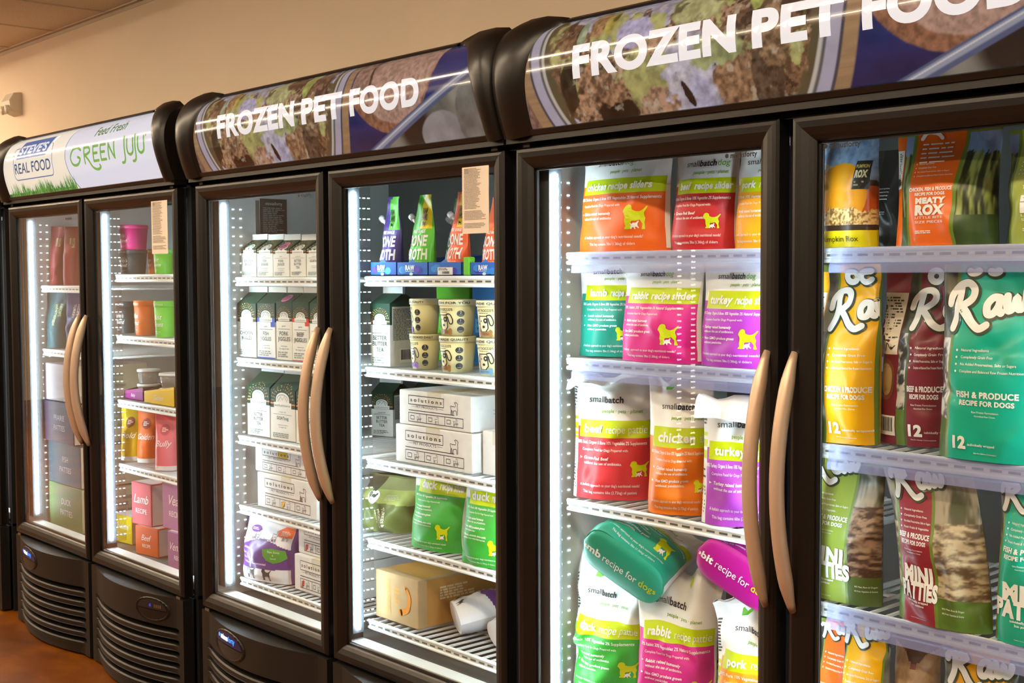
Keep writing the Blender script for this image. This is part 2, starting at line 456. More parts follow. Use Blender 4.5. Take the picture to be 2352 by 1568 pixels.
def paint_food(u, v):
    "food photograph: a steel bowl of raw mince with greens on blue cloth, numpy arrays in"
    x, z = u * 1.206, v * 0.232
    out = np.zeros(u.shape + (3,))
    def put(mask, col):
        c = np.array(lin(col)) if isinstance(col, str) else col
        mk = mask[..., None] if mask.ndim == u.ndim else mask
        out[:] = out * (1 - mk) + c * mk
    def ss(a, b, q): t = np.clip((q - a) / (b - a), 0, 1); return t * t * (3 - 2 * t)
    out[:] = np.array(lin('#1d2452')) * (0.75 + 0.5 * fbm(x * 40, z * 40, 5))[..., None]
    put(ss(.2, .75, fbm(x * 8, z * 10, 50)) * .8, '#23307a')
    st = lambda q: np.clip((q - .47) * 2.6 + .5, 0, 1.15)
    n = fbm(x * 30, z * 30, 3); nf = st(fbm(x * 120, z * 120, 9, 5))
    left = ss(.10, .085, x); put(left, np.array(lin('#7d5d50')) * (.7 + .7 * nf)[..., None])
    r = np.hypot(x - .374, (z - .165) * 1.02)
    wood = ss(.385, .38, r); put(wood, np.array(lin('#a07e56')) * (.75 + .5 * fbm(x * 12, z * 160, 8))[..., None])
    put(ss(.358, .355, r), '#4a4650'); put(ss(.352, .349, r), np.array(lin('#a6a2ba')) * (.85 + .3 * n)[..., None])
    put(ss(.330, .326, r), '#5d5a58'); put(ss(.324, .319, r), '#b9b5ad'); put(ss(.316, .312, r), np.array(lin('#5a5034')) * (.8 + .5 * n)[..., None])
    # contents
    inside = ss(.302, .292, r + (n - .5) * .03)
    food = np.array(lin('#7a5a3c')) * (.55 + .95 * nf)[..., None]
    put(inside, food)
    w1 = fbm(x * 9 + 3, z * 9 + 1, 21); w2 = fbm(x * 11 + 7, z * 11, 22); w3 = fbm(x * 13, z * 13 + 4, 23); w4 = fbm(x * 10 + 9, z * 12 + 2, 24)
    sh = (.45 + .8 * nf)[..., None]; md = st(fbm(x * 70, z * 70, 31, 5)); shm = (.62 + .5 * md)[..., None]
    put(inside * ss(.50, .56, w4 + (nf - .5) * .25), np.array(lin('#a3805f')) * sh)
    put(inside * ss(.57, .62, w2 + (nf - .5) * .12), np.array(lin('#3f2f22')) * sh)
    put(inside * ss(.53, .57, w1 + (md - .5) * .10), np.array(lin('#aaa8bd')) * shm)
    put(inside * ss(.55, .59, w3 + (md - .5) * .10), np.array(lin('#a9a860')) * shm)
    def blob(cx, cz, a, b, col, rough=.35, f=shm, ang=0.0):
        dx, dz = x - cx * 1.206, z - cz * .232; ca, sa = math.cos(ang), math.sin(ang)
        q = np.hypot((dx * ca + dz * sa) / a, (-dx * sa + dz * ca) / b) + (fbm(x * 45, z * 45, int(cx * 977)) - .5) * rough * 2.0
        put(ss(1.08, .88, q) * inside, np.array(lin(col)) * f)
    blob(.13, .72, .012, .03, '#8fa07c'); blob(.16, .82, .022, .035, '#a37b4c', f=sh); blob(.185, .80, .012, .035, '#b3a43a'); blob(.24, .66, .045, .03, '#b3acd6', .3)
    blob(.30, .90, .05, .03, '#a79fb4'); blob(.355, .80, .06, .045, '#b5b578', .4); blob(.41, .93, .045, .04, '#6a4a38', f=sh); blob(.462, .88, .02, .05, '#a8b24e')
    blob(.515, .80, .035, .07, '#7b5a42', f=sh); blob(.17, .22, .065, .055, '#a87e5a', .5, sh); blob(.20, .02, .05, .028, '#2a211a', .5)
    blob(.265, .28, .05, .05, '#a7a45c', .6); blob(.285, .07, .05, .03, '#a37f62', .4, sh); blob(.345, .25, .055, .07, '#b1adc0', .55); blob(.36, .05, .03, .05, '#aaaaca', .4)
    blob(.425, .17, .045, .055, '#96724f', .4, sh); blob(.40, .40, .05, .03, '#9da368', .6); blob(.475, .12, .03, .08, '#5b4836', .5, sh); blob(.335, .12, .006, .03, '#2c2620', .8, ang=.4)
    blob(.10, .30, .02, .05, '#4a3a28', .5); blob(.49, .45, .03, .05, '#8c6d4c', .5, sh)
    put(inside * ss(.60, .70, fbm(x * 26, z * 26, 77)) * .75, '#2e2118'); put(inside * ss(.62, .72, fbm(x * 50, z * 50, 78)) * .35, '#d8ccb4')
    # round patties on the right
    ri = ss(.60, .615, u) * (1 - ss(.39, .386, r))
    q = np.hypot((x - .905) / .16, (z - .20) / .165); put(ss(1.02, .99, q + (n - .5) * .05) * ss(-1, 0, x), np.array(lin('#8a5c40')) * (.7 + .6 * nf)[..., None] * ri[..., None] + out * (1 - ri[..., None]))
    q2 = np.hypot((x - .925) / .142, (z - .215) / .16); put(ss(1.02, .98, q2 + (n - .5) * .04) * ri, np.array(lin('#a98474')) * (.75 + .5 * nf)[..., None])
    q3 = np.hypot((x - .775) / .06, (z - .22) / .10); put(ss(1.05, .98, q3 + (n - .5) * .12) * ri, np.array(lin('#8f6f60')) * (.6 + .7 * nf)[..., None])
    put(ss(.006, .002, np.abs(x - .822 + (z - .2) * .16 + (n - .5) * .02)) * ri * ss(.1, .14, z), '#4b372c')
    # steel rod and grey cloth
    dl = (z - (x - .84) * .395 - .005) / 1.075
    cloth = ss(.0, -.004, dl); put(cloth, np.array(lin('#77756c')) * (.12 + 1.3 * st(fbm(x * 10 + z * 5, z * 4 - x * 3, 61)))[..., None])
    q4 = np.hypot((x - 1.075) / .075, (z - .008) / .06); put(ss(1.03, .95, q4 + (n - .5) * .1) * cloth, np.array(lin('#8f8d90')) * (.6 + .7 * n)[..., None])
    q5 = np.hypot((x - 1.20) / .07, (z - .05) / .10); put(ss(1.03, .95, q5 + (n - .5) * .1) * cloth, np.array(lin('#77756f')) * (.5 + .9 * n)[..., None])
    put(ss(.0135, .011, np.abs(dl)), '#4c5a80'); put(ss(.008, .004, np.abs(dl - .002)), '#8f97ad'); put(ss(.002, .0005, np.abs(dl - .004)), '#c3c6d0')
    g = out.mean(axis=-1, keepdims=True); return (out * .82 + g * .18) * .88


def sign_grid(mb, nu, nv, fn):
    us = np.linspace(0, 1, nu + 1); vs = np.linspace(0, 1, nv + 1); P = []; UV = []
    for v in vs:
        a, b = sign_edge(v); s = SS0 + (SS1 - SS0) * v; y, z, ny, nz = can_pt(s)
        for u in us: x = a + (b - a) * u; P.append((x, y, z)); UV.append(((x - SX0) / (SX1 - SX0), v))
    UV = np.array(UV); C = fn(UV[:, 0], UV[:, 1]); n = nu + 1; F = []; Cc = []
    for j in range(nv):
        for i in range(nu):
            q = (j * n + i, j * n + i + 1, (j + 1) * n + i + 1, (j + 1) * n + i); F.append(q); Cc.append([tuple(C[k]) for k in q])
    mb.add(P, F, Cc, True)


def SM(x, y, off): return sign_pt(x / 1.206, y / .232, off)


def food_sign():
    m = MB(); sign_grid(m, 620, 130, paint_food)
    for s, a, b in (('FROZEN', .115, .430), ('PET', .457, .600), ('FOOD', .626, .842)):
        m.text(s, SM, a * 1.206, .385 * .232, .235 * .232, '#f4f4fa', w=(b - a) * 1.206, bold=.05, maxlen=.02, off=.0009, res=8)
    return m


def brand_sign():
    def paint(u, v):
        out = np.zeros(u.shape + (3,)); a = np.array(lin('#efe6d2')); b = np.array(lin('#fbf6ea')); t = np.clip(v * 1.2, 0, 1)[:, None]
        out[:] = a * (1 - t) + b * t
        e = .462 + .09 * (v - .47) ** 2 * 2.4
        out[u > e] = np.array(lin('#e3e6f5')); return out
    m = MB(); sign_grid(m, 240, 60, paint); W, H = 1.206, .232
    e = [((.462 + .216 * (v - .47) ** 2) * W, v * H) for v in np.linspace(0, 1, 24)]
    m.stroke(e, .004, SM, '#6a78ae', .0007, round_=False)
    rn = random.Random(4)                                     # blades of grass along the lower left edge
    for k in range(260):
        u = rn.random() * .49; hgt = (.05 + .13 * abs(math.sin(u * 17)) * rn.random() + .05 * rn.random()) * (.5 if u < .03 else 1)
        x = u * W; le = rn.uniform(-.012, .014); w = rn.uniform(.0025, .005)
        c = rn.choice(['#3f7f3a', '#5a9a44', '#2f6b34', '#6dab54'])
        m.shape([(x - w, 0), (x + w, 0), (x + le * .4 + w * .5, hgt * H * .6), (x + le, hgt * H * 1.25), (x + le * .4 - w * .5, hgt * H * .6)], SM, c, .0006 + .0003 * rn.random())
    m.rect(0, 0, .49 * W, .05 * H, SM, '#3f7d3c', .0005, .03)
    B = '#2c66a8'
    def rr(x0, y0, x1, y1, t, c, off=.0008):
        r = .02; P = []
        for cx, cy, a0 in ((x1 - r, y1 - r, 0), (x0 + r, y1 - r, 90), (x0 + r, y0 + r, 180), (x1 - r, y0 + r, 270)):
            for k in range(6): a = math.radians(a0 + 18 * k); P.append((cx + r * math.cos(a), cy + r * math.sin(a)))
        m.stroke(P + [P[0]], t, SM, c, off, round_=False)
    rr(.088 * W, .25 * H, .372 * W, .735 * H, .0035, B)
    m.shape([(.103 * W, .535 * H), (.335 * W, .535 * H), (.382 * W, .86 * H), (.14 * W, .86 * H)], SM, '#f8f2e6', .0012, .004)
    P = [(.112 * W, .56 * H), (.328 * W, .56 * H), (.37 * W, .835 * H), (.145 * W, .835 * H)]
    m.shape(P, SM, '#2f6fb3', .0020, .004)
    m.text("STEVE'S", SM, .133 * W, .625 * H, .125 * H, '#f6f6f8', w=.205 * W, bold=.03, shear=.3, off=.0028, maxlen=.004, res=6)
    m.text('REAL FOOD', SM, .097 * W, .345 * H, .15 * H, '#23507f', w=.262 * W, off=.0012, bold=.012, res=7, maxlen=.006)
    G = '#76b04e'
    # thin swash capitals: GREEN JUJU
    def G1(P, w=.0085, c=G): m.stroke(catmull([(p[0] * W, p[1] * H) for p in P], 5), w, SM, c, .0012, maxseg=.005)
    G1([(.565, .53), (.545, .57), (.515, .55), (.499, .45), (.51, .35), (.54, .34), (.56, .41), (.545, .44)])
    G1([(.587, .34), (.587, .555)]); G1([(.587, .55), (.615, .55), (.622, .49), (.60, .455), (.592, .45), (.61, .38), (.63, .27), (.655, .235), (.675, .26), (.672, .29)])
    for x in (.643, .688):
        G1([(x, .35), (x, .55)]); G1([(x, .55), (x + .03, .55)]); G1([(x, .455), (x + .024, .455)]); G1([(x, .352), (x + .03, .352)])
    G1([(.735, .35), (.735, .55)]); G1([(.735, .55), (.768, .35)]); G1([(.768, .35), (.768, .555)])
    for x in (.815, .875):
        G1([(x + .012, .60), (x + .012, .36), (x + .004, .28), (x - .01, .27)])
        G1([(x + .028, .56), (x + .028, .41), (x + .04, .36), (x + .055, .38), (x + .06, .43), (x + .06, .56)])
    m.text('Feed Fresh', SM, .64 * W, .69 * H, .13 * H, '#5c7d42', w=.185 * W, shear=.5, off=.0012, rot=.02, bold=.015, res=6, maxlen=.004)
    m.disc(.945 * W, .57 * H, .004, SM, '#9ab98a', .001)
    return m


def canopy(root, XL, XR, signmb, sign_mesh):
    ns = 30; S = [k / ns for k in range(ns + 1)]
    f = MB()                                                  # black moulded surround of the sign
    def ring_side(sd):
        us = [0, .08, .3, .6, .85, .95, 1.0]
        def fn(u, s):
            v = (s - SS0) / (SS1 - SS0); a, b = sign_edge(v); y, z, ny, nz = can_pt(s)
            xo = XL if sd < 0 else XR; xi = a if sd < 0 else b
            if s >= SS1: xi = (XL + .4 if sd < 0 else XR - .4) if False else xi
            x = xo + (xi - xo) * u
            bul = .016 * math.sin(math.pi * min(1, .12 + u * .88)) + (.004 if u < 1 else -.001)
            if u == 0: bul = -.004
            return (x, y + ny * bul, z + nz * bul)
        f.grid(fn, us, S, flip=(sd > 0), smooth=True)
    ring_side(-1); ring_side(1)
    a, b = sign_edge(1.0)
    def strip(s0, s1, x0, x1, o):
        def fn(u, k):
            s = s0 + (s1 - s0) * min(1, max(0, (k - .15) / .7)); y, z, ny, nz = can_pt(s); oo = o if .1 < k < .9 else -.002
            return (x0 + (x1 - x0) * u, y + ny * oo, z + nz * oo)
        f.grid(fn, [0, 1], [0, .14, .16, .5, .84, .86, 1], smooth=False)
    strip(SS1 - .012, 1.0, a - .002, b + .002, .005); strip(0.0, SS0 + .006, XL + .01, XR - .01, .006)
    # top lid, underside and the closed ends
    yt, zt = CAN[-1]; yb, zb = CAN[0]
    f.box(XL, XR, yt - .004, .13, zt - .016, zt - .002); f.box(XL, XR, yb - .002, .10, zb - .014, zb + .002)
    for x in (XL + .0015, XR - .0015):
        P = [(x, p[0], p[1]) for p in CAN] + [(x, .10, zt), (x, .10, zb)]
        f.add(P, [tuple(range(len(P)))], smooth=False)
    c = f.build('canopy', 'black_satin', root)
    # moulded end caps with an S-shaped rear edge, screws and a switch on the right end
    for sd, x in ((-1, XL), (1, XR)):
        e = MB(); P = []; Q = catmull([(.085, 1.758), (.075, 1.725), (.036, 1.695), (.018, 1.66), (.020, 1.62), (.028, 1.585), (.02, 1.546)], 6)
        F = [(can_pt(k / 40)[0], can_pt(k / 40)[1]) for k in range(41)]
        out = F + Q
        n = len(out); x1 = x + sd * .0015
        e.add([(x, p[0], p[1]) for p in out] + [(x1, p[0], p[1]) for p in out], [tuple(range(n, 2 * n)) if sd < 0 else tuple(reversed(range(n, 2 * n)))] + [(i, (i + 1) % n, n + (i + 1) % n, n + i) for i in range(n)])
        e.build('end_cap', 'black_gloss', c)
    if signmb is not None: s = signmb.build('sign_panel', sign_mesh, c)
    else: s = bpy.data.objects.new('sign_panel', sign_mesh); COL.objects.link(s); s.parent = c
    return s


def door(root, x0, glassx, hx_side, name='door'):
    x1 = x0 + DW; w = .042; d = MB()
    # four mitred rails with a rounded profile
    prof = [(0, .034), (0, .006), (.004, .001), (.010, -.001), (.020, .000), (.032, .005), (w - .003, .010), (w, .013), (w, .026)]
    def rail(A, B, ax, ay, bx, by):
        r0 = [(A[0] + ax * p, q, A[1] + ay * p) for p, q in prof]; r1 = [(B[0] + bx * p, q, B[1] + by * p) for p, q in prof]
        d.loft([r0, r1], smooth=False, closed=True)
    c = [(x0, ZB), (x1, ZB), (x1, ZT), (x0, ZT)]; k = [(1, 1), (-1, 1), (-1, -1), (1, -1)]
    for i in range(4):
        j = (i + 1) % 4; rail(c[i], c[j], *k[i], *k[j])
    o = d.build(name, 'black_satin', root)
    g = MB(); g.box(x0 + w - .003, x1 - w + .003, .0160, .0178, ZB + w - .003, ZT - w + .003); g.build('glass_pane', 'door_glass', o)
    g = MB(); g.box(x0 + w - .003, x1 - w + .003, .0240, .0258, ZB + w - .003, ZT - w + .003); g.build('glass_pane', 'door_glass', o)
    s = MB(); t = .004                                        # grey glazing spacer between the panes
    for (a, b, cc, e) in ((x0 + w, x1 - w, ZB + w, ZB + w + t), (x0 + w, x1 - w, ZT - w - t, ZT - w), (x0 + w, x0 + w + t, ZB + w, ZT - w), (x1 - w - t, x1 - w, ZB + w, ZT - w)):
        s.box(a, b, .0180, .0238, cc, e)
    s.build('glazing_spacer', 'black_flat', o)
    h = MB(); hx = x1 - .0142 if hx_side > 0 else x0 + .0142
    path = [(hx, -.004 - .046 * math.sin(math.pi * k / 28) ** .85, .722 + .424 * k / 28) for k in range(29)]
    h.tube(path, lambda t: .0035 + .0105 * min(1, math.sin(math.pi * (.04 + .92 * t)) * 2.2), 14, up=(1, 0, 0), ry=.8)
    h.build('handle', 'champagne', o)
    xx = x0 + .03 if hx_side > 0 else x1 - .03
    e = MB(); e.box(xx - .010, xx + .010, .004, .03, ZT, ZT + .012); e.build('hinge', 'black_plastic', o)
    e = MB(); e.box(xx - .012, xx + .012, .0, .03, ZB - .008, ZB); e.build('hinge', 'screw_steel', o)
    return o


def grille(root, x0, left):
    b = .05; g = MB()
    def bul(s): q = min(1, max(0, (s - .07) / .86)); return b * (1 - (2 * q - 1) ** 2) if 0 < q < 1 else 0
    prof = [(.326, 0), (.322, 0), (.238, 0)]
    for k in range(6):
        z = .238 - k * .034; prof += [(z - .002, .001), (z - .004, .030), (z - .016, .032), (z - .0175, .004), (z - .021, .0), (z - .034, .002)]
    prof += [(.03, .004), (.008, .008)]
    ss = [k / 48 for k in range(49)]
    def pt(s, i):
        z, dy = prof[i]; tp = sstep(.05, .12, s) * sstep(.96, .89, s); return (x0 + DW * s, -bul(s) + dy * tp, z)
    P = [pt(s, i) for i in range(len(prof)) for s in ss]; n = 49
    g.add(P, [(i * n + j, (i + 1) * n + j, (i + 1) * n + j + 1, i * n + j + 1) for i in range(len(prof) - 1) for j in range(48)], smooth=False)
    # the lens-shaped ledge on top and the closed back
    T = [(x0 + DW * s, -bul(s), .326) for s in ss] + [(x0 + DW * s, .035, .326) for s in ss]
    g.add(T, [(j, j + 1, n + j + 1, n + j) for j in range(48)])
    g.box(x0, x0 + DW, .034, .05, .008, .326)
    for x in (x0, x0 + DW): g.add([(x, 0, .326), (x, 0, .008), (x, .05, .008), (x, .05, .326)], [(0, 1, 2, 3)])
    o = g.build('base_grille', 'black_plastic', root)
    def M(x, y, off): s = (x - x0) / DW; return (x, -bul(s) - off, y)
    cx = x0 + (.36 if left else .78) * DW; a = .098 if left else .076; h = .040 if left else .036
    r = MB()
    for k in range(24):
        t0, t1 = 2 * math.pi * k / 24, 2 * math.pi * (k + 1) / 24
        q = [(cx + a * m_ * math.cos(t), .281 + h * m_ * math.sin(t), o_) for t, m_, o_ in ((t0, 1, .001), (t1, 1, .001), (t1, .93, .005), (t0, .93, .005), (t1, .84, .001), (t0, .84, .001))]
        V = [M(*p) for p in q]; r.add(V, [(0, 1, 2, 3), (3, 2, 4, 5)], smooth=True)
    low = [(cx + a * .85 * math.cos(t), .279 + h * .85 * math.sin(t)) for t in np.linspace(math.pi, 2 * math.pi, 12)]
    r.shape(low, M, (1, 1, 1), .0022); r.build('badge_rim' if left else 'display_rim', 'black_satin', o)
    e = MB()
    up = [(cx + a * .84 * math.cos(t), .2815 + h * .84 * math.sin(t)) for t in np.linspace(0, math.pi, 14)]
    if left:
        e.shape(up, M, (.001, .0015, .012), .0024); w = e.text('minus', M, cx - a * .5, .292, .014, (.75, .85, 1.0), bold=.03, off=.003)
        e.text('forty', M, cx - a * .48 + w, .292, .014, (.03, .22, 1.0), off=.003, bold=.01, wmax=a * .62); e.disc(cx - a * .62, .298, .006, M, (.04, .2, 1.0), .003, 8)
        e.build('lit_badge', 'badge_lit', o)
    else:
        e.shape(up, M, (.004, .003, .003), .0024); e.text('-8', M, cx - .012, .288, .009, (.03, .04, .4), off=.003)
        for k in range(4): e.rect(cx + .012 + k * .008, .287, cx + .017 + k * .008, .297, M, (.04, .018, .005), .003)
        e.build('control_display', 'badge_lit', o)
    return o


def wire_shelf(root, x0, x1, z, rail=False, depth=.60, card=True):
    s = MB(); y0 = .10; t = .0032
    s.tube([(x0, y0, z - .004), (x1, y0, z - .004)], .0042, 8); s.tube([(x0, y0, z - .021), (x1, y0, z - .021)], .0042, 8)
    s.box(x0 + .004, x1 - .004, y0 - .0012, y0 + .0012, z - .021, z - .004)
    n = int((x1 - x0) / .030)
    for k in range(n + 1):
        x = x0 + .006 + (x1 - x0 - .012) * k / n
        s.box(x - .0022, x + .0022, y0 + .003, depth, z - .0068, z - .0022)
    for yy in (.25, .42, depth): s.tube([(x0, yy, z - .009), (x1, yy, z - .009)], .004, 6)
    for x in (x0, x1): s.tube([(x, y0, z - .010), (x, depth, z - .010)], .004, 6)
    # slots showing dark between the two bars
    m2 = MB()
    for k in range(n):
        x = x0 + .012 + (x1 - x0 - .024) * k / n; s.box(x, x + .019, y0 - .0018, y0 - .0013, z - .0145, z - .0105, mi=1)
    o = s.build('shelf', ['enamel_white', 'liner_dark'], root)
    if rail:
        r = MB(); pr = [(-.006, .0), (-.008, -.014), (-.008, -.026), (-.011, -.028), (-.012, -.041), (-.009, -.042), (-.008, -.030), (-.005, -.028), (-.005, .0)]
        r.loft([[(x, y0 + p, z + q) for p, q in pr] for x in (x0 + .022, x1 - .006)], smooth=False, closed=True, caps=True)
        r.build('price_rail', 'rail_plastic', o)
    return o


def led(root, x, z0, z1, sd, dots, wall_x, ys, lens='led_lens'):
    o = MB(); h = .5
    o.box(min(wall_x, x - sd * .004), max(wall_x, x - sd * .004), .047, .080, z0 - .01, z1 + .01)
    b = o.build('led_strip', 'led_housing', root)
    l = MB(); nb = int((z1 - z0) / .024); rings = []
    for k in range(nb * 4 + 1):
        z = z0 + (z1 - z0) * k / (nb * 4); r = .0040 + .0013 * abs(math.sin(math.pi * k / 4))
        rings.append([(x + r * math.cos(a), .062 + r * math.sin(a), z) for a in [2 * math.pi * q / 8 for q in range(8)]])
    l.loft(rings, smooth=True, caps=True); l.build('led_lens', lens, b)
    if dots:  # glowing dots built in place of the strip's repeated reflections between the panes
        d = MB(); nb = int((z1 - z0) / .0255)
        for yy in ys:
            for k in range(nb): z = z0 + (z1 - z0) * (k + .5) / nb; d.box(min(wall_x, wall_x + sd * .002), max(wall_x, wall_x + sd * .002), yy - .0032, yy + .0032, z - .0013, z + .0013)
        q = d.build('led_ghost_dot', 'led_ghost', b); q['kind'] = 'stuff'


def freezer(i, label, zl, zr, sign, rail=False, mid_led=True):
    X = FX[i]; XL, XR = X - .015, X + 2 * DW + GAP + .015
    root = thing('freezer', label, 'freezer', (X, 0, 0), group='glass-door freezers along the wall')
    XL, XR = -.015, 2 * DW + GAP + .015
    b = MB()                                                  # black cabinet shell
    b.box(XL, XL + .025, .042, .72, .0, 1.75); b.box(XR - .025, XR, .042, .72, .0, 1.75); b.box(XL, XR, .70, .72, .0, 1.75)
    b.box(XL + .025, XR - .025, .042, .70, 1.603, 1.748); b.box(XL + .025, XR - .025, .052, .70, .0, .350)
    b.box(XL + .025, XR - .025, .042, .062, 1.50, 1.605)
    b.box(DW - .005, DW + GAP + .005, .042, .088, .350, 1.603)
    b.box(XL, XR, .03, .06, ZT + .002, 1.548); b.box(XL, XR, .04, .06, .326, .336)
    b.build('cabinet', 'black_flat', root)
    n = MB(); xi0, xi1 = XL + .025, XR - .025; e = .003       # white liner
    n.box(xi0, xi0 + e, .045, .70, .35, 1.602); n.box(xi1 - e, xi1, .045, .70, .35, 1.602); n.box(xi0, xi1, .063, .70, 1.599, 1.602)
    n.box(xi0, xi1, .045, .085, .35, .372); n.box(xi0, xi1, .085, .70, .35, .356, mi=1); n.box(xi0, xi1, .66, .70, .35, 1.602, mi=1)  # dimness of the deep back wall put into its grey
    n.build('liner', ['liner_white', 'liner_dark'], root)
    if mid_led:
        k = MB(); k.box(DW + GAP + .0062, DW + GAP + .0088, .089, .120, .39, 1.49); k.build('ghost_dot_mount', 'clear_plastic', root)  # clear strip added only to carry the reflection dots
    z0, z1 = .40, 1.475
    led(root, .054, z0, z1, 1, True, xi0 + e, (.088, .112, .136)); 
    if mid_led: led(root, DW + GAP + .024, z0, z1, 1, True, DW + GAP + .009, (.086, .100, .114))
    else: led(root, DW + GAP + .0125, z0, z1, 1, False, DW + GAP + .006, (), 'led_lens_added')  # unseen strip behind the frame, added to light the goods of this door
    led(root, DW - .024, z0, z1, -1, False, DW - .009, ()); led(root, 2 * DW + GAP - .054, z0, z1, -1, False, xi1 - e, ())
    for k, z in enumerate(zl): wire_shelf(root, .048, DW - .036, z, rail and k < 2)
    for k, z in enumerate(zr): wire_shelf(root, DW + GAP + (.012 if mid_led else -.008), xi1 - .03, z, rail and k < 3)
    door(root, 0, None, 1); door(root, DW + GAP, None, -1)
    grille(root, 0, True); grille(root, DW + GAP, False)
    if isinstance(sign, tuple): s = canopy(root, XL, XR, *sign)
    return root


ZS = {'1L': (1.240, 1.008), '1R': (1.279, 1.078, .865, .652), '2L': (1.269, 1.042, .820, .620, .412), '2R': (1.271, 1.048, .822, .622, .418),
      '3L': (1.318, 1.104, .814, .415), '3R': (1.316, .988, .718, .4152)}
ABOVE = {}
for _l in ZS.values():
    for _k, _z in enumerate(_l): ABOVE[round(_z + .001, 4)] = (_l[_k - 1] - .027) if _k else 1.595
FM = food_sign().mesh('food_sign', ['sign_lit'])
freezer(0, 'black freezer cut off by the photo edge, farthest along the wall', (1.24, 1.0, .8), (1.24, 1.0, .8), (None, FM))
freezer(1, 'black freezer whose lit sign shows grass and two logos on white', ZS['1L'] , ZS['1R'], (brand_sign(), 'sign_bright'))
freezer(2, 'black freezer with food photo sign, holding cartons, cups and white boxes', ZS['2L'], ZS['2R'], (None, FM))
freezer(3, 'nearest black freezer with food photo sign, holding colourful plastic food bags', ZS['3L'], ZS['3R'], (None, FM), True, False)

# ------------------------------------------------------------------ builders for the goods
def put(xl, xr, yt, yl, z, yaw=0.0):
    "foot of a thing whose front runs from photo column xl (at depth yl) to xr, turned by yaw: centre, width, height"
    py = 700; a = atY(xl, py, yl)
    for X in FX.values():                                     # keep clear of the left liner of each freezer
        while X - .2 < a[0] < X + .019 and yl > .10: yl -= .002; a = atY(xl, py, yl)
    d = atY(xr, py, yl) - CAM_POS; a = a - CAM_POS
    c, s = math.cos(yaw), math.sin(yaw); k = d[0] / d[1]     # (ax + w c) = k (ay + w s)
    w = (k * a[1] - a[0]) / (c - k * s); cx, cy = a[0] + CAM_POS[0] + w * c / 2, a[1] + CAM_POS[1] + w * s / 2
    return cx, cy, w, min(atY((xl + xr) / 2, yt, cy)[2], ABOVE.get(round(z, 4), 9)) - z


def put_round(xl, xr, yt, yl, z):
    "the same for a round thing: its width is measured across the sight line"
    cx, cy, w, h = put(xl, xr, yt, yl, z); dx, dy = cx - CAM_POS[0], cy - CAM_POS[1]
    return cx, cy, w * dy / math.hypot(dx, dy), h


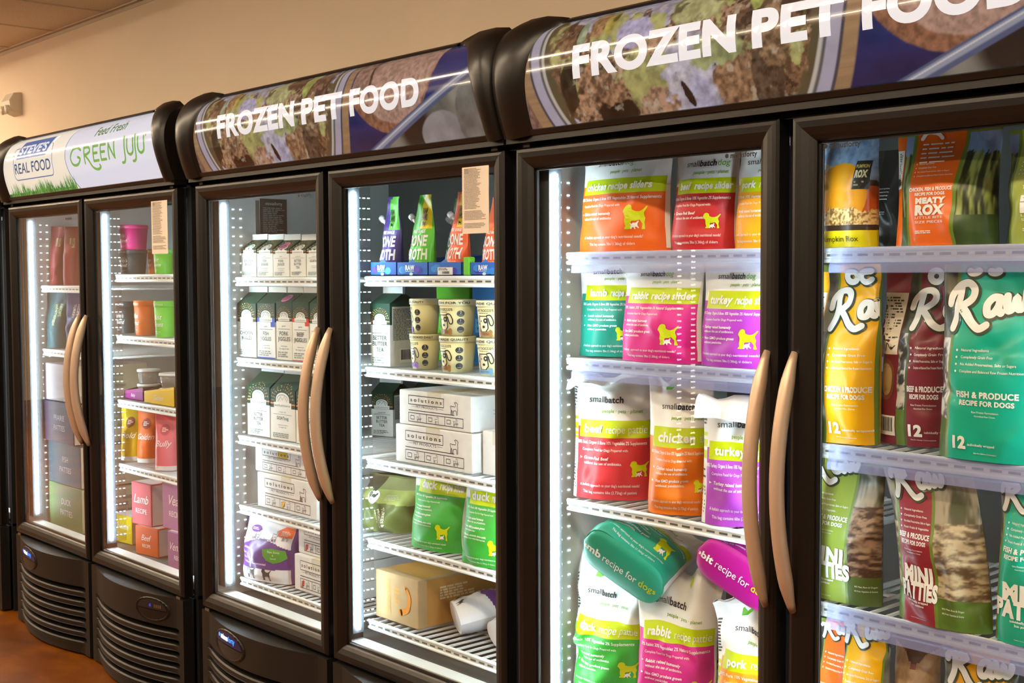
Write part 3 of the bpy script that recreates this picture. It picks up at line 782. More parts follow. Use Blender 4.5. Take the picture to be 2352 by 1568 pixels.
class Pouch:
    def __init__(self, w, h, t, seed=0, wr=.003, boxy=2.4, v0=.3, v1=.95, narrow=.05, flop=None, lean=0.0, pillow=False, creases=9, sway=0.0, wf=None, twist=0.0, lump=.0, crumple=0.0, peak=None):
        self.__dict__.update(locals()); rn = random.Random(seed); self.cr = []
        for k in range(creases):
            a = rn.uniform(-.9, .9) + (math.pi / 2 if rn.random() < .45 else 0)
            self.cr.append((rn.uniform(-.5, .5) * w, rn.uniform(.05, .95) * h, math.cos(a), math.sin(a), rn.uniform(-1, 1) * wr * 1.6, rn.uniform(.009, .02), rn.uniform(.02, .08)))
        self.lp = [(rn.uniform(0, 6), rn.uniform(40, 90), rn.uniform(0, 6), rn.uniform(40, 90)) for k in range(3)]
    def depth(self, v):
        if self.pillow: return self.t / 2 * max(.0, 1 - abs(2 * v - 1) ** 2.8) ** .6 + .002
        return self.t / 2 * (1 - sstep(self.v0, self.v1, v)) * (.86 + .14 * sstep(0, .12, v)) + .0022
    def width(self, v):
        q = 1 - self.narrow * math.sin(math.pi * min(1, v * 1.1)) if not self.pillow else 1 - self.narrow * (1 - abs(2 * v - 1) ** 3)
        return q * (self.wf(v) if self.wf else 1)
    def wrinkle(self, x, y):
        o = 0
        for cx, cy, ca, sa, am, sg, L in self.cr:
            dx, dy = x - cx, y - cy; p = (-dx * sa + dy * ca) / sg; q = (dx * ca + dy * sa) / L
            if abs(p) < 3 and abs(q) < 3: o += am * math.exp(-p * p - q * q)
        if self.lump:
            for a, b, c, d in self.lp: o += self.lump * math.sin(a + b * x + 9 * y) * math.sin(c + d * y - 7 * x)
        return o
    def S(self, x, y, side, off=0.0):
        sx = max(-1, min(1, x / (self.w / 2))); v = y / self.h
        e = max(0.0, 1 - abs(sx) ** self.boxy) ** .62
        d = self.depth(v) * e + (self.wrinkle(x, y) * min(1, e * 2.5) if side > 0 else 0) + off
        X = x * self.width(v); Y = -side * d; Z = y
        if self.crumple: Y += self.crumple * v ** 3 * (math.sin(sx * 4.1 + self.seed) + .6 * math.sin(sx * 7.7 + 2 * self.seed + 3 * v))
        if self.peak: Z += self.peak[1] * self.h * v ** 4 * math.exp(-((sx - self.peak[0]) / .45) ** 2)
        if self.flop and v > self.flop[0]:
            z0 = self.flop[0] * self.h + self.flop[2] * x; k = self.flop[1]
            if Z > z0 and abs(k) > 1e-6:
                a = (Z - z0) * abs(k); sg = 1 if k > 0 else -1; r = 1 / abs(k)
                Y, Z = -sg * (r - math.cos(a) * (r + sg * Y)) if False else (Y * math.cos(a) - sg * r * (1 - math.cos(a))), z0 + r * math.sin(a) + sg * Y * math.sin(a)
        X += self.sway * self.h * v * v
        Y += self.lean * Z
        if self.twist:
            a = self.twist * v; X, Y = X * math.cos(a) - Y * math.sin(a), X * math.sin(a) + Y * math.cos(a)
        return (X, Y, Z)
    def M(self, x, y, off): q = self.w / 2 * .992; return self.S(min(q, max(-q, x)), min(y, self.h * .995), 1, off)
    def sheets(self, paint, back=None, ucuts=(), vcuts=(), nu=34, nv=40, v0=0.0, v1=1.0, corner=False):
        m = MB(); w, h = self.w, self.h
        us = sorted(set([round(math.sin(math.pi / 2 * (2 * k / nu - 1)) * .5 + (2 * k / nu - 1) * .5, 4) for k in range(nu + 1)] + [u for u in ucuts if -1 < u < 1]))
        vs = sorted(set([v0 + (v1 - v0) * k / nv for k in range(nv + 1)] + [v for v in vcuts if v0 < v < v1]))
        m.grid(lambda u, v: self.S(u * w / 2, v * h, 1), us, vs, paint, corner=corner)
        m.grid(lambda u, v: self.S(u * w / 2, v * h, -1), us[::3] + ([us[-1]] if (len(us) - 1) % 3 else []), vs[::3] + ([vs[-1]] if (len(vs) - 1) % 3 else []), back or paint, flip=True)
        if v0 == 0.0 and not self.pillow:                     # gusset underneath
            F = [self.S(u * w / 2, 0, 1) for u in us]; B = [self.S(u * w / 2, 0, -1) for u in reversed(us)]
            m.add(F + B, [tuple(reversed(range(len(F) + len(B))))], paint(0, .01))
        return m


DOG = [(697, 482), (701, 470), (709, 457), (724, 451), (740, 454), (747, 462), (750, 478), (766, 486), (786, 488), (804, 482), (816, 472), (826, 461), (832, 462), (829, 470), (820, 484), (812, 496), (813, 510), (818, 522), (812, 545), (818, 574), (818, 580), (800, 580), (803, 552), (788, 530), (770, 535), (748, 536), (741, 552), (741, 566), (748, 574), (746, 578), (707, 578), (706, 571), (714, 562), (710, 540), (713, 512), (706, 498), (702, 492), (697, 490)]
PUP = [(738, 574), (742, 566), (744, 556), (740, 550), (744, 547), (750, 552), (756, 546), (770, 546), (778, 538), (784, 536), (782, 544), (778, 552), (780, 562), (788, 572), (784, 575), (774, 566), (766, 568), (768, 578), (762, 578), (758, 568), (750, 570), (746, 577)]
LIME, WHT, INK = '#c3d600', '#f4f4f1', '#26262c'


def dog_icon(m, M, x, y, s, c='#d2de14'):
    k = s / 135.0
    m.shape([(x + (p[0] - 697) * k, y + (580 - p[1]) * k) for p in DOG][::-1], M, c, .0013)
    m.shape([(x + (p[0] - 697) * k, y + (580 - p[1]) * k) for p in PUP][::-1], M, WHT, .0017)


def leaf(m, M, x, y, s, a, c):
    P = [(0, 0), (.3, .22), (.7, .24), (1, 0), (.7, -.2), (.3, -.2)]; ca, sa = math.cos(a), math.sin(a)
    m.shape([(x + s * (p[0] * ca - p[1] * sa), y + s * (p[0] * sa + p[1] * ca)) for p in reversed(P)], M, c, .0013)


def batch_bag(label, pos, color, b1, b2, meat, z, seed, yaw=0.0, t=.09, big=False, vb=.50, vt=.62, flop=None, lean=.04, boxy=2.4, wr=.003, head=True, side=False, b2bold=False, rot=None, wgt='3lbs (1.36kg) of sliders', bpx=None, hmax=None, crumple=None, peak=None, group=None, twist=0.0, sway=0.0):
    cx, cy, w, h = pos; hv = .80 if not big else .72
    if hmax: h = hmax                                         # the top folds over below the shelf above
    if bpx: vt, vb, hv = ((atY(bpx[0], q, cy - t * .45)[2] - z) / h for q in bpx[1:])
    p = Pouch(w, h, t, seed, wr, boxy, flop=flop, lean=lean, v0=.35 if big else .3, creases=18 if big else 10, lump=.0025 if big else .001, crumple=crumple if crumple is not None else (.010 if big else .004), peak=peak, twist=twist, sway=sway)
    c = lin(color)
    def paint(u, v):
        if side and u < -.86: return WHT if not (.40 < v < .56 and (v * 60) % 2 < 1) else LIME
        if abs(u) > .965 and v > .02: return WHT
        if v < vb: return c
        if v < vt: return LIME if u > -.80 else (c if v < vb + .07 else WHT)
        return WHT
    m = p.sheets(paint, ucuts=(-.965, .965, -.80, -.86), vcuts=(vb, vt, vb + .07, .02), nv=44, v1=.94); M = p.M; L = -w / 2 * .80; xm = w / 2 * .93
    bh = (vt - vb) * h; bold1 = .035
    a = m.text(b1, M, L + .012, (vb + .28 * (vt - vb)) * h, bh * .44, WHT, bold=bold1, xmax=xm, maxlen=.006, off=.0018)
    m.text(b2, M, L + .012 + a + .008, (vb + .28 * (vt - vb)) * h, bh * .44, WHT, bold=.03 if b2bold else 0.0, xmax=xm, wmax=w * .9 - a - .02, maxlen=.006, off=.0018)
    q = h / 29.0 if big else h / 25.0; y = vb * h - q * 1.3; i = L - .004
    pc = {'chicken': '88% Chicken, Organs & Bone 10% Vegetables 2% Natural Supplements', 'beef': '88% Beef, Organs & Bone 10% Vegetables 2% Supplements', 'lamb': '78% Lamb, Organs & Bone 20% Vegetables 2% Supplements', 'rabbit': '78% Rabbit 20% Vegetables 2% Natural Supplements',
          'turkey': '88% Turkey, Organs & Bone 10% Vegetables 2% Natural Supplements', 'duck': '88% Duck 10% Vegetables 2% Supplements', 'pork': '88% Pork 10% Vegetables 2% Supplements'}[meat]
    m.text(pc, M, i, y, q * .62, WHT, wmax=w * .88, xmax=xm, bold=.012); y -= q * 1.35
    m.text('Complete Food for Dogs Prepared with:', M, i + .012, y, q * .5, WHT, wmax=w * .6, xmax=xm)
    y -= q * 1.7
    for hd, rest in ((('Grass-Fed Beef' if meat == 'beef' else meat.title() + ' raised humanely'), 'without the use of antibiotics.'), ('Non GMO produce grown', 'without pesticides.'), ('Vitamins, minerals, amino acids,', 'and EFAs from whole food sources.')):
        if y < q * 5.6: break
        m.shape([(i + .006, y + q * .5), (i + .006, y), (i + .006 + q * .5, y + q * .25)], M, WHT)
        m.text(hd, M, i + .016, y, q * .58, WHT, bold=.025, shear=.15, wmax=w * .5); y -= q * .95
        m.text(rest, M, i + .016, y, q * .52, WHT, bold=.012, shear=.1, wmax=w * .5); y -= q * 1.55
    m.text("A holistic approach to your dog's nutritional needs!", M, 0, q * 2.6, q * .55, WHT, align='c', wmax=w * .74)
    m.text('This bag contains ' + wgt, M, 0, q * 1.2, q * .55, WHT, align='c', wmax=w * .66)
    if not big: dog_icon(m, M, w * .16, h * .17, w * .21)
    else: dog_icon(m, M, w * .27, h * .16, w * .2)
    if head:
        hy = hv * h; hh = (.05 if not big else .04) * h; x = -w * .28
        x += m.text('small', M, x, hy, hh, INK, xmax=xm) + .002; x += m.text('batch', M, x, hy, hh, INK, bold=.03, xmax=xm, maxlen=.006, off=.0018) + .002
        if not big: m.text('dog', M, x, hy, hh, '#6fae2c', xmax=xm)
        m.text('people · pets · planet', M, -w * .10, hy - h * .066, hh * .55, '#7cab2e', wmax=w * .5, xmax=xm, bold=.015)
    if big:                                                   # leaf and smiling face motif under the seal
        leaf(m, M, -w * .22, .86 * h, .03, .7, '#63b32e'); leaf(m, M, w * .14, .87 * h, .022, 1.4, '#c3d62c')
    if side: m.fine(-w / 2 * .985, h * .60, -w / 2 * .88, h * .86, 12, M, '#55555a', seed); m.fine(-w / 2 * .985, h * .06, -w / 2 * .88, h * .36, 14, M, '#55555a', seed + 1)
    r = rot or (0, 0, yaw)
    root = thing('pet_food_bag', label, 'bag of pet food', (cx, cy, z), r, group or 'plastic pet food bags in the nearest freezer')
    m.build('bag_body', 'film', root)
    s = p.sheets(lambda u, v: WHT, v0=.94, v1=1.0, nv=4); s.build('top_seal', 'film', root)
    return root


# brush script used on the frozen raw bags
def R_letters():
    R = [catmull([(.0, .60), (.06, .80), (.25, .98), (.48, 1.0), (.60, .86), (.55, .68), (.38, .56), (.26, .52)], 5), catmull([(.28, .93), (.22, .62), (.16, .30), (.06, .06)], 5), catmull([(.28, .52), (.42, .34), (.56, .12), (.72, -.02), (.90, .04)], 5)]
    a = [catmull([(1.14, .60), (1.00, .62), (.88, .48), (.90, .30), (1.02, .27), (1.12, .42), (1.15, .58), (1.13, .36), (1.20, .27)], 5)]
    w = [catmull([(1.30, .62), (1.31, .42), (1.37, .30), (1.46, .40), (1.50, .58), (1.51, .40), (1.58, .31), (1.68, .46), (1.72, .70), (1.80, .66)], 5)]
    return R + a + w


RAW = R_letters()  # strokes in units of the cap height


def raw_logo(m, M, x, y, s, col=WHT, edge='#32402c', oc=True, xmax=9, ymax=9, rot=.12):
    ca, sa = math.cos(rot), math.sin(rot)
    def T(P, dx, dy): return [(x + s * ((p[0] + dx) * ca - (p[1] + dy) * sa), y + s * ((p[0] + dx) * sa + (p[1] + dy) * ca)) for p in P]
    S = [(P, 0, 0) for P in RAW]
    if oc: S += [([(.16 * math.cos(t), .15 * math.sin(t)) for t in np.linspace(0, 2 * math.pi, 20)], .62, 1.36), ([(.16 * math.cos(t), .16 * math.sin(t)) for t in np.linspace(.8, 5.5, 18)], 1.06, 1.32)]
    for wd, c, off, dd in ((.25, edge, .0011, (.02, -.025)), (.17, col, .0017, (0, 0))):
        for P, dx, dy in S:
            q = [p for p in T(P, dx + dd[0], dy + dd[1]) if p[1] < ymax]
            if len(q) > 2: m.stroke(q, wd * s, M, c, off)


def raw_bag(label, pos, color, z, seed, lines, yaw=0.0, t=.07, mini=False, strip=(-.3, .5), olive='#6f8a35', photo='stone', lean=.03, wr=.004, backside=None, top=None, logo=True, rot=None, flop=None, twist=0.0, sway=0.0, boxy=3.0, extra=None, foot='#6b8b3c', lh=.70, xs=None, v1=.95):
    cx, cy, w, h = pos; p = Pouch(w, h, t, seed, wr, boxy, v0=.45, v1=v1, lean=lean, flop=flop, creases=14, twist=twist, sway=sway)
    c = lin(color); ol = lin(olive); a, b = strip; rn = seed * 13
    def photo_col(u, v):
        X, Y = (u + 3) * w * 60, (v + 2) * h * 60
        k = sfbm(X * .35, Y * .35, rn + 4)
        if photo == 'stone':                                  # pale pebbles below, dim window above
            if v < .2: return lerp3(lin(foot), lin('#3f5a26'), k)
            if v < .62:
                n = sfbm(X * 1.1, Y * 1.3, rn); return lerp3((.04, .04, .035), (.66, .64, .60), sstep(.40, .60, n))
            return lerp3((.03, .035, .025), (.22, .22, .16), sstep(.35, .7, k))
        if photo in ('straw', 'mince'):                       # layered patties seen through the window
            if v < .20: return lerp3(lin(foot), lin('#3e5524'), k * .5)
            n2 = sfbm(X * .5 + Y * .15, Y * 3.2 + 1.3 * sn(X * .6, Y * .4, rn), rn + 2)
            if v < .66 + .03 * u: return lerp3((.13, .085, .05), (.60, .50, .33), sstep(.32, .68, n2)) if photo == 'straw' else lerp3((.06, .03, .02), (.42, .27, .18), sstep(.35, .7, n2))
            return lerp3((.06, .07, .03), (.42, .36, .27), sstep(.36, .66, sfbm(X * .5, Y * .25, rn + 7)))
        if photo == 'grass':
            n2 = sfbm(X * 2.2, Y * .4, rn + 2); e = sfbm(X * 2.5, 3.0, rn) * .10
            if v < .25: return lerp3(lin('#2c3b1e'), lin('#4c6634'), k)
            if v < .74 + e: return lerp3((.02, .03, .01), (.30, .36, .10), sstep(.35, .68, n2))
            return lerp3(lin('#5b82b8'), lin('#9fbcdd'), k)
        return lerp3((.01, .012, .012), (.05, .05, .045), k)
    def paint(u, v):
        if backside and u < backside:
            return c
        if a <= u <= b: return c
        if a - .07 <= u <= b + .07: return ol
        if top and v > .9: return lin(top)
        return photo_col(u, v)
    m = p.sheets(paint, ucuts=(a, b, a - .07, b + .07) + ((backside,) if backside else ()), nu=72, nv=96, v1=.96, corner=True); M = p.M
    X = lambda u: u * w / 2
    if backside:                                              # white care label, seal and barcode on the turned side
        bx0, bx1 = X(-.985), X(backside - .02)
        m.rect(bx0, .50 * h, bx1, .84 * h, M, '#efe9da', .0009); m.fine(bx0 + .004, .57 * h, bx1 - .003, .82 * h, 16, M, '#4a4845', seed)
        m.stroke(catmull([(bx0 + (bx1 - bx0) * q, .53 * h + d_) for q, d_ in ((.15, 0), (.35, .012), (.45, -.004), (.6, .010), (.75, 0), (.9, .006))], 4), .0016, M, '#222222', .0015)
        if bx1 - bx0 > .03:
            m.disc((bx0 + bx1) / 2, .36 * h, (bx1 - bx0) * .42, M, '#7c4a3a', .0009, 24, ry=.035); m.disc((bx0 + bx1) / 2, .36 * h, (bx1 - bx0) * .32, M, '#b59a6a', .0012, 24, ry=.027)
            m.barcode(bx0 + .004, .05 * h, bx1, .16 * h, M, seed)
    xm = X(.985); sw = X(b) - X(a); x0 = X(a) + sw * .08
    if logo: raw_logo(m, M, X(a) - sw * .06, lh * h, (xs or sw) * .52, xmax=xm, ymax=h * .965)
    y = (lh - .10 if not mini else lh - .07) * h; q = h * .017
    if not mini or logo:
        for ln in ('Natural Ingredients', 'Completely Grain Free', 'No Added Preservatives, Salts or Sugars', 'Complete and Balanced Raw Frozen Nutrition' if not mini else 'Fresh Fruits & Vegetables'):
            m.disc(x0, y + q * .3, q * .35, M, WHT, .0012, 8); m.text(ln, M, x0 + q * 1.5, y, q * .75, WHT, wmax=sw * .8, bold=.01); y -= q * 2.1
    y -= h * (.02 if mini else .09); mid = (X(a) + X(b)) / 2
    for k, ln in enumerate(lines):
        m.text(ln, M, mid, y, q * (1.7 if k == 0 else 1.4), WHT, align='c', wmax=sw * (.98 if k == 0 else .8), bold=.04); y -= q * 2.3
    m.text('Raw Frozen Formulation', M, mid, y, q * .6, WHT, align='c', wmax=sw * .7); y -= q * 1.1
    m.text('Nourished Paw Chews', M, mid, y, q * .5, WHT, align='c', wmax=sw * .5)
    if mini:
        for k, (ln, ww, dy) in enumerate((('MINI', .86, .275), ('PATTIES', 1.12, .172))):
            m.text(ln, M, mid + sw * .04, dy * h, .098 * h, WHT, w=sw * ww, align='c', bold=.06, rot=-.02, off=.0019)
        m.text('individually wrapped', M, mid, .142 * h, .014 * h, WHT, align='c', wmax=sw * .85, bold=.03); m.text('2oz. portions', M, mid, .118 * h, .014 * h, WHT, align='c', wmax=sw * .6, bold=.03)
        m.text('Not For Human Consumption', M, mid, .03 * h, .007 * h, WHT, align='c', wmax=sw * .8)
        m.text('90% Meat, Bone & Organ', M, X(b) + sw * .2, .13 * h, .011 * h, WHT, wmax=w * .22); m.text('10% Fruits, Vegetables & Grains', M, X(b) + sw * .2, .10 * h, .011 * h, WHT, wmax=w * .22)
    elif logo:
        ww = m.text('12', M, x0, .06 * h, .058 * h, WHT, bold=.05, off=.0016); m.text('individually wrapped', M, x0 + ww + .003, .075 * h, .012 * h, WHT, wmax=sw * .6, bold=.015)
        m.text('Not For Human Consumption', M, mid, .035 * h, .007 * h, WHT, align='c', wmax=sw * .7)
    if extra: extra(m, M, w, h, X, sw, mid)
    root = thing('pet_food_bag', label, 'bag of pet food', (cx, cy, z), rot or (0, 0, yaw), 'plastic pet food bags in the nearest freezer')
    m.build('bag_body', 'film_gloss', root)
    p.sheets(lambda u, v: c if a <= u <= b else lin(olive), ucuts=(a, b), v0=.96, v1=1.0, nv=3).build('top_seal', 'film_gloss', root)
    return root


GREEN_C = '#143a29'


def carton(label, pos, z, title, yaw=0.0, accent=None, spot=False, d=None, split=.58, orange=True, barcode=False, group='gable-top cartons in the middle freezer'):
    cx, cy, w, h = pos; d = d or w; hr = min(w * .34, h * .3); hb = h - hr - .016; m = MB(); hw, hd = w / 2, d / 2
    # yaw pivots about the front face; shift so the front sits at cy
    cx2, cy2 = cx - math.sin(yaw) * hd, cy + math.cos(yaw) * hd
    ws = split * hb
    for z0, z1, c in ((0, ws, '#e9e9e2'), (ws, hb, GREEN_C)): m.box(-hw, hw, -hd, hd, z0, z1, c)
    zr = hb + hr; r = .004
    m.add([(-hw, -hd, hb), (hw, -hd, hb), (hw, -r, zr), (-hw, -r, zr)], [(0, 1, 2, 3)], '#173d2c')
    m.add([(hw, hd, hb), (-hw, hd, hb), (-hw, r, zr), (hw, r, zr)], [(0, 1, 2, 3)], '#173d2c')
    for s in (-1, 1):
        P = [(s * hw, -hd, hb), (s * hw, hd, hb), (s * (hw - w * .22), 0, zr - .002), (s * hw, -r, zr), (s * hw, r, zr)]
        F = [(0, 1, 2), (0, 2, 3), (1, 4, 2)]; m.add(P, F if s > 0 else [t[::-1] for t in F], '#133324')
    M = lambda x, y, o: (x, -hd - o, y)
    R = lambda x, y, o: (x, -hd + (hd - r) * (y - hb) / hr - o * .7, y + o * .7)
    gold = ['#c98a4a', '#d0b25c', '#b8643c', '#d8c48a']; rn = random.Random(hash(label) & 255 if False else len(label))
    by = ws + (hb - ws) * .05; aw = w * .27; ah = w * .34
    arch = [(-aw, by), (aw, by)] + [(aw * math.cos(t), by + ah * .55 + ah * .45 * math.sin(t)) for t in np.linspace(0, math.pi, 14)]
    def MR(x, y, o): return M(x, y, o) if y <= hb else R(x, min(hb + (y - hb) * .9, zr), o)
    m.shape(arch, MR, '#eeeee8', .0006, .01); m.stroke([(aw * .82 * math.cos(t), by + ah * .5 + ah * .36 * math.sin(t)) for t in np.linspace(0, math.pi, 10)], .0018, MR, '#6f857a', .0012, round_=False)
    m.stroke([(-aw * .7, by + ah * .38), (-aw * .25, by + ah * .72), (0, by + ah * .5), (aw * .3, by + ah * .76), (aw * .7, by + ah * .38)], .0016, MR, '#6f857a', .0012, round_=False)
    for k in range(3):
        for t in np.linspace(.02, math.pi - .02, 12 + k):
            x, y = w * (.33 + .05 * k) * math.cos(t), by + ah * .5 + w * (.23 + .06 * k) * math.sin(t)
            leaf(m, MR, x, y, w * .05, t + 1.3 + rn.uniform(-.4, .4), rn.choice(gold))
    oc = '#d98b4f'
    if accent:
        m.rect(-hw, by - w * .02, -aw, by + w * .10, M, accent, .0005); m.rect(aw, by - w * .02, hw, by + w * .10, M, accent, .0005)
        m.rect(-hw, 0, hw, w * .035, M, accent, .0006); m.rect(aw, by - w * .18, hw, by + w * .1, M, accent, .0006)
    elif orange: m.rect(-hw, by + w * .06, hw, by + w * .095, M, oc, .0005)
    m.rect(-aw * 1.3, by - w * .02, aw * 1.3, by + w * .11, M, '#eeeee8', .0008); m.text('solutions', M, 0, by + w * .015, w * .055, '#56655c', align='c', w=aw * 2.3, off=.0013)
    tx = '#3a4a42'; y = ws * .86; q = ws / 12.5
    sub = 'gelatin' if 'JIGGLES' in title else 'raw goat milk'
    m.text(sub, M, 0, y, q * .55, tx, align='c', wmax=w * .6); y -= q * .8; m.rect(-w * .38, y, w * .38, y + q * .12, M, tx, .0008); y -= q * 2.0
    for ln in title.split('/'):
        m.text(ln, M, 0, y, q * 1.25, tx, align='c', wmax=w * .8, w=None, bold=.012); y -= q * 1.8
    y = min(y, ws * .46); m.rect(-w * .2, y, w * .2, y + q * .12, M, tx, .0008); y -= q * 1.0
    m.text('for dogs & cats', M, 0, y, q * .55, tx, align='c', wmax=w * .7); m.fine(-w * .4, ws * .06, w * .3, ws * .22, 3, M, '#8b928c', 3)
    if spot:                                                  # round pink offer sticker on the slope
        m.disc(-w * .02, hb + hr * .34, w * .24, R, '#d583b4', .001, 20, ry=hr * .40); m.fine(-w * .2, hb + hr * .12, w * .16, hb + hr * .6, 4, R, '#7a2f62', 2, off=.0018, ragged=.1)
    N = lambda x, y, o: (hw + o, x, y)
    m.fine(-hd * .8, ws * .55, hd * .8, hb * .93, 16, N, '#7d867f', 9) if not barcode else None
    if barcode:
        m.rect(-hd * .85, ws * .02, hd * .9, hb * .95, N, '#d9d9d3', .0004); m.fine(-hd * .8, ws * .62, hd * .8, hb * .92, 24, N, '#4c544e', 9, off=.0009); m.barcode(-hd * .35, ws * .08, hd * .5, ws * .42, N, 5)
    root = thing('carton', label, 'carton', (cx2, cy2, z), (0, 0, yaw), group)
    m.build('carton_body', 'card', root)
    f = MB(); f.box(-hw, hw, -r, r, zr - .002, zr + .016, '#eceeea'); f.build('top_fin', 'card', root)
    return root


def cow(m, M, x, y, s, c='#3c3c3e'):
    P = [(.10, .50), (.06, .62), (.14, .66), (.22, .60), (.40, .62), (.62, .60), (.66, .72), (.60, .84), (.50, .92), (.60, .90), (.66, .98), (.70, .90), (.80, .92), (.92, .80), (.86, .74), (.84, .66), (.86, .40), (.84, 0), (.76, 0), (.74, .30), (.62, .32), (.42, .30), (.36, .0), (.28, 0), (.28, .28), (.20, .36), (.18, 0), (.10, 0), (.14, .34)]
    P = [(x + p[0] * s, y + p[1] * s) for p in P]; m.stroke(P + [P[0]], s * .045, M, c, .0008, round_=False)


def solutions_box(label, pos, z, d, yaw=0.0, mark=None, tape=False, plain=False, group='white cardboard boxes in the middle freezer'):
    cx, cy, w, h = pos; m = MB(); hw, hd = w / 2, d / 2; W = '#e4e4e2'
    cx2, cy2 = cx - math.sin(yaw) * hd, cy + math.cos(yaw) * hd
    m.box(-hw, hw, -hd, hd, 0, h, W, bev=.003); M = lambda x, y, o: (x, -hd - o, y); N = lambda x, y, o: (hw + o, x, y); K = '#3b3b3d'
    if not plain:
        L = -w * .36
        m.frame(L, h * .60, w * .14, h * .87, .0016, M, K); m.text('s o l u t i o n s', M, L + w * .03, h * .69, h * .10, K, w=w * .44, bold=.02)
        m.text('PET PRODUCTS', M, -w * .10, h * .52, h * .065, K, align='c', w=w * .30); m.rect(L + w * .05, h * .545, L + w * .10, h * .552, M, K); m.rect(w * .06, h * .545, w * .13, h * .552, M, K)
        m.rect(L, h * .425, w * .28, h * .445, M, K); cow(m, M, w * .22, h * .44, h * .38)
        m.frame(L, h * .10, w * .40, h * .37, .0016, M, K)
        for k in range(3):
            x = L + k * .2533 * w
            if k: m.rect(x, h * .10, x + .0016, h * .37, M, K)
            m.frame(x + w * .03, h * .17, x + w * .085, h * .29, .0014, M, K); cow(m, M, x + w * .115, h * .13, h * .21)
            m.text(('BEEF', '', 'PORK')[k], M, x + w * .14, h * .18, h * .05, K, w=w * .05) if k != 1 else None
        if mark is not None:
            c, k = mark; x = L + k * .2533 * w; m.shape([(x + w * .02, h * .13), (x + w * .05, h * .13), (x + w * .095, h * .31), (x + w * .06, h * .33)], M, c, .0014)
        m.text('raw', N, -hd * .5, h * .56, h * .05, K, wmax=d * .2); m.rect(-hd * .5, h * .47, hd * .4, h * .48, N, K)
    root = thing('cardboard_box', label, 'box', (cx2, cy2, z), (0, 0, yaw), group)
    m.build('carton_body', 'corrugated', root)
    t = MB(); t.box(-.025, .025, -hd - .0006, hd, h - .0004, h + .0006, '#d9cfa8' if not tape else '#c9b23c'); t.box(-.025, .025, -hd - .0006, -hd, h - .03, h, '#d6d2c4' if not tape else '#c9b23c'); t.build('packing_tape', 'paper', root)
    return root


def cyl_map(prof):
    def M(x, y, o):
        for (r0, z0), (r1, z1) in zip(prof, prof[1:]):
            if y <= z1: break
        r = r0 + (r1 - r0) * ((y - z0) / (z1 - z0) if z1 > z0 else 0); a = x / max(p[0] for p in prof) - math.pi / 2
        return ((r + o) * math.cos(a), (r + o) * math.sin(a), y)
    return M


def dog_cup(label, pos, z, rot, lidtxt, bone, group='cream paper cups stacked in the middle freezer'):
    cx, cy, w, h = pos; r = w / 2; C = '#ece5ae'
    t = thing('food_cup', label, 'paper cup', (cx, cy, z), (0, 0, rot), group)
    pr = [(r * .80, 0), (r * .955, h * .84)]; m = MB(); m.lathe([(r * .78, 0)] + pr, 40, C); M = cyl_map([(r * .80, 0), (r * .955, h * .84)])
    K = '#33383f'; m.text("SAINT ROCCO'S", M, -r * .45, h * .70, h * .065, K, align='c', w=r * 1.25, bold=.02); m.fine(-r * .8, h * .645, -r * .1, h * .675, 1, M, '#777a70', 1)
    # square-headed puppy with an eye patch, chewing a bone
    x = -r * .45; P = [(x - r * .34, h * .26), (x - r * .30, h * .58), (x + r * .24, h * .58), (x + r * .30, h * .26), (x + r * .12, h * .16), (x - r * .2, h * .16)]
    m.shape(P, M, '#f3edc6', .0008); m.stroke(P + [P[0]], r * .07, M, K, .0012)
    m.stroke(catmull([(x + r * .24, h * .60), (x + r * .46, h * .60), (x + r * .62, h * .44), (x + r * .56, h * .34), (x + r * .42, h * .36), (x + r * .32, h * .52)], 4), r * .065, M, K, .0012)
    m.stroke(catmull([(x - r * .30, h * .60), (x - r * .42, h * .48), (x - r * .40, h * .36), (x - r * .34, h * .40)], 4), r * .06, M, K, .0012)
    m.disc(x + r * .14, h * .46, r * .14, M, K, .0013); m.disc(x + r * .15, h * .465, r * .05, M, '#f3edc6', .0018, 10); m.disc(x - r * .16, h * .45, r * .04, M, K, .0013, 10); m.disc(x + r * .0, h * .30, r * .10, M, K, .0013, 12, ry=h * .035)
    bx = lin(bone)
    for kx, ky in ((-1, .045), (-1, -.035), (1, .045), (1, -.035)): m.disc(x + kx * r * .46, h * (.11 + ky), r * .12, M, bx, .0015, 12); 
    m.rect(x - r * .46, h * .055, x + r * .46, h * .165, M, bx, .0016); m.text('BEEF ENTREE', M, x, h * .09, h * .04, '#4a3f48', align='c', w=r * .7, off=.0022)
    for k in range(3):
        m.disc(r * .62, h * (.62 - .22 * k), r * .21, M, K, .001, 28, ry=h * .085, bumps=1); m.text(('2', '1', '')[k], M, r * .62, h * (.62 - .22 * k), h * .07, '#e8e2b4', align='c', off=.0018) if k < 2 else None
        m.rect(r * .5, h * (.575 - .22 * k), r * .74, h * (.585 - .22 * k), M, '#c9c49a', .0018)
    m.build('cup', 'tub_plastic', t)
    l = MB(); l.lathe([(r * .985, h * .835), (r * 1.0, h * .84), (r * 1.0, h * .985), (r * .97, h), (r * .90, h), (r * .89, h * .99)], 40, '#eae4b8'); ML = cyl_map([(r, h * .83), (r, h)])
    l.text(lidtxt, ML, 0, h * .885, h * .06, K, align='c', w=r * 2.3, bold=.02); l.build('lid', 'tub_plastic', t)
    return t


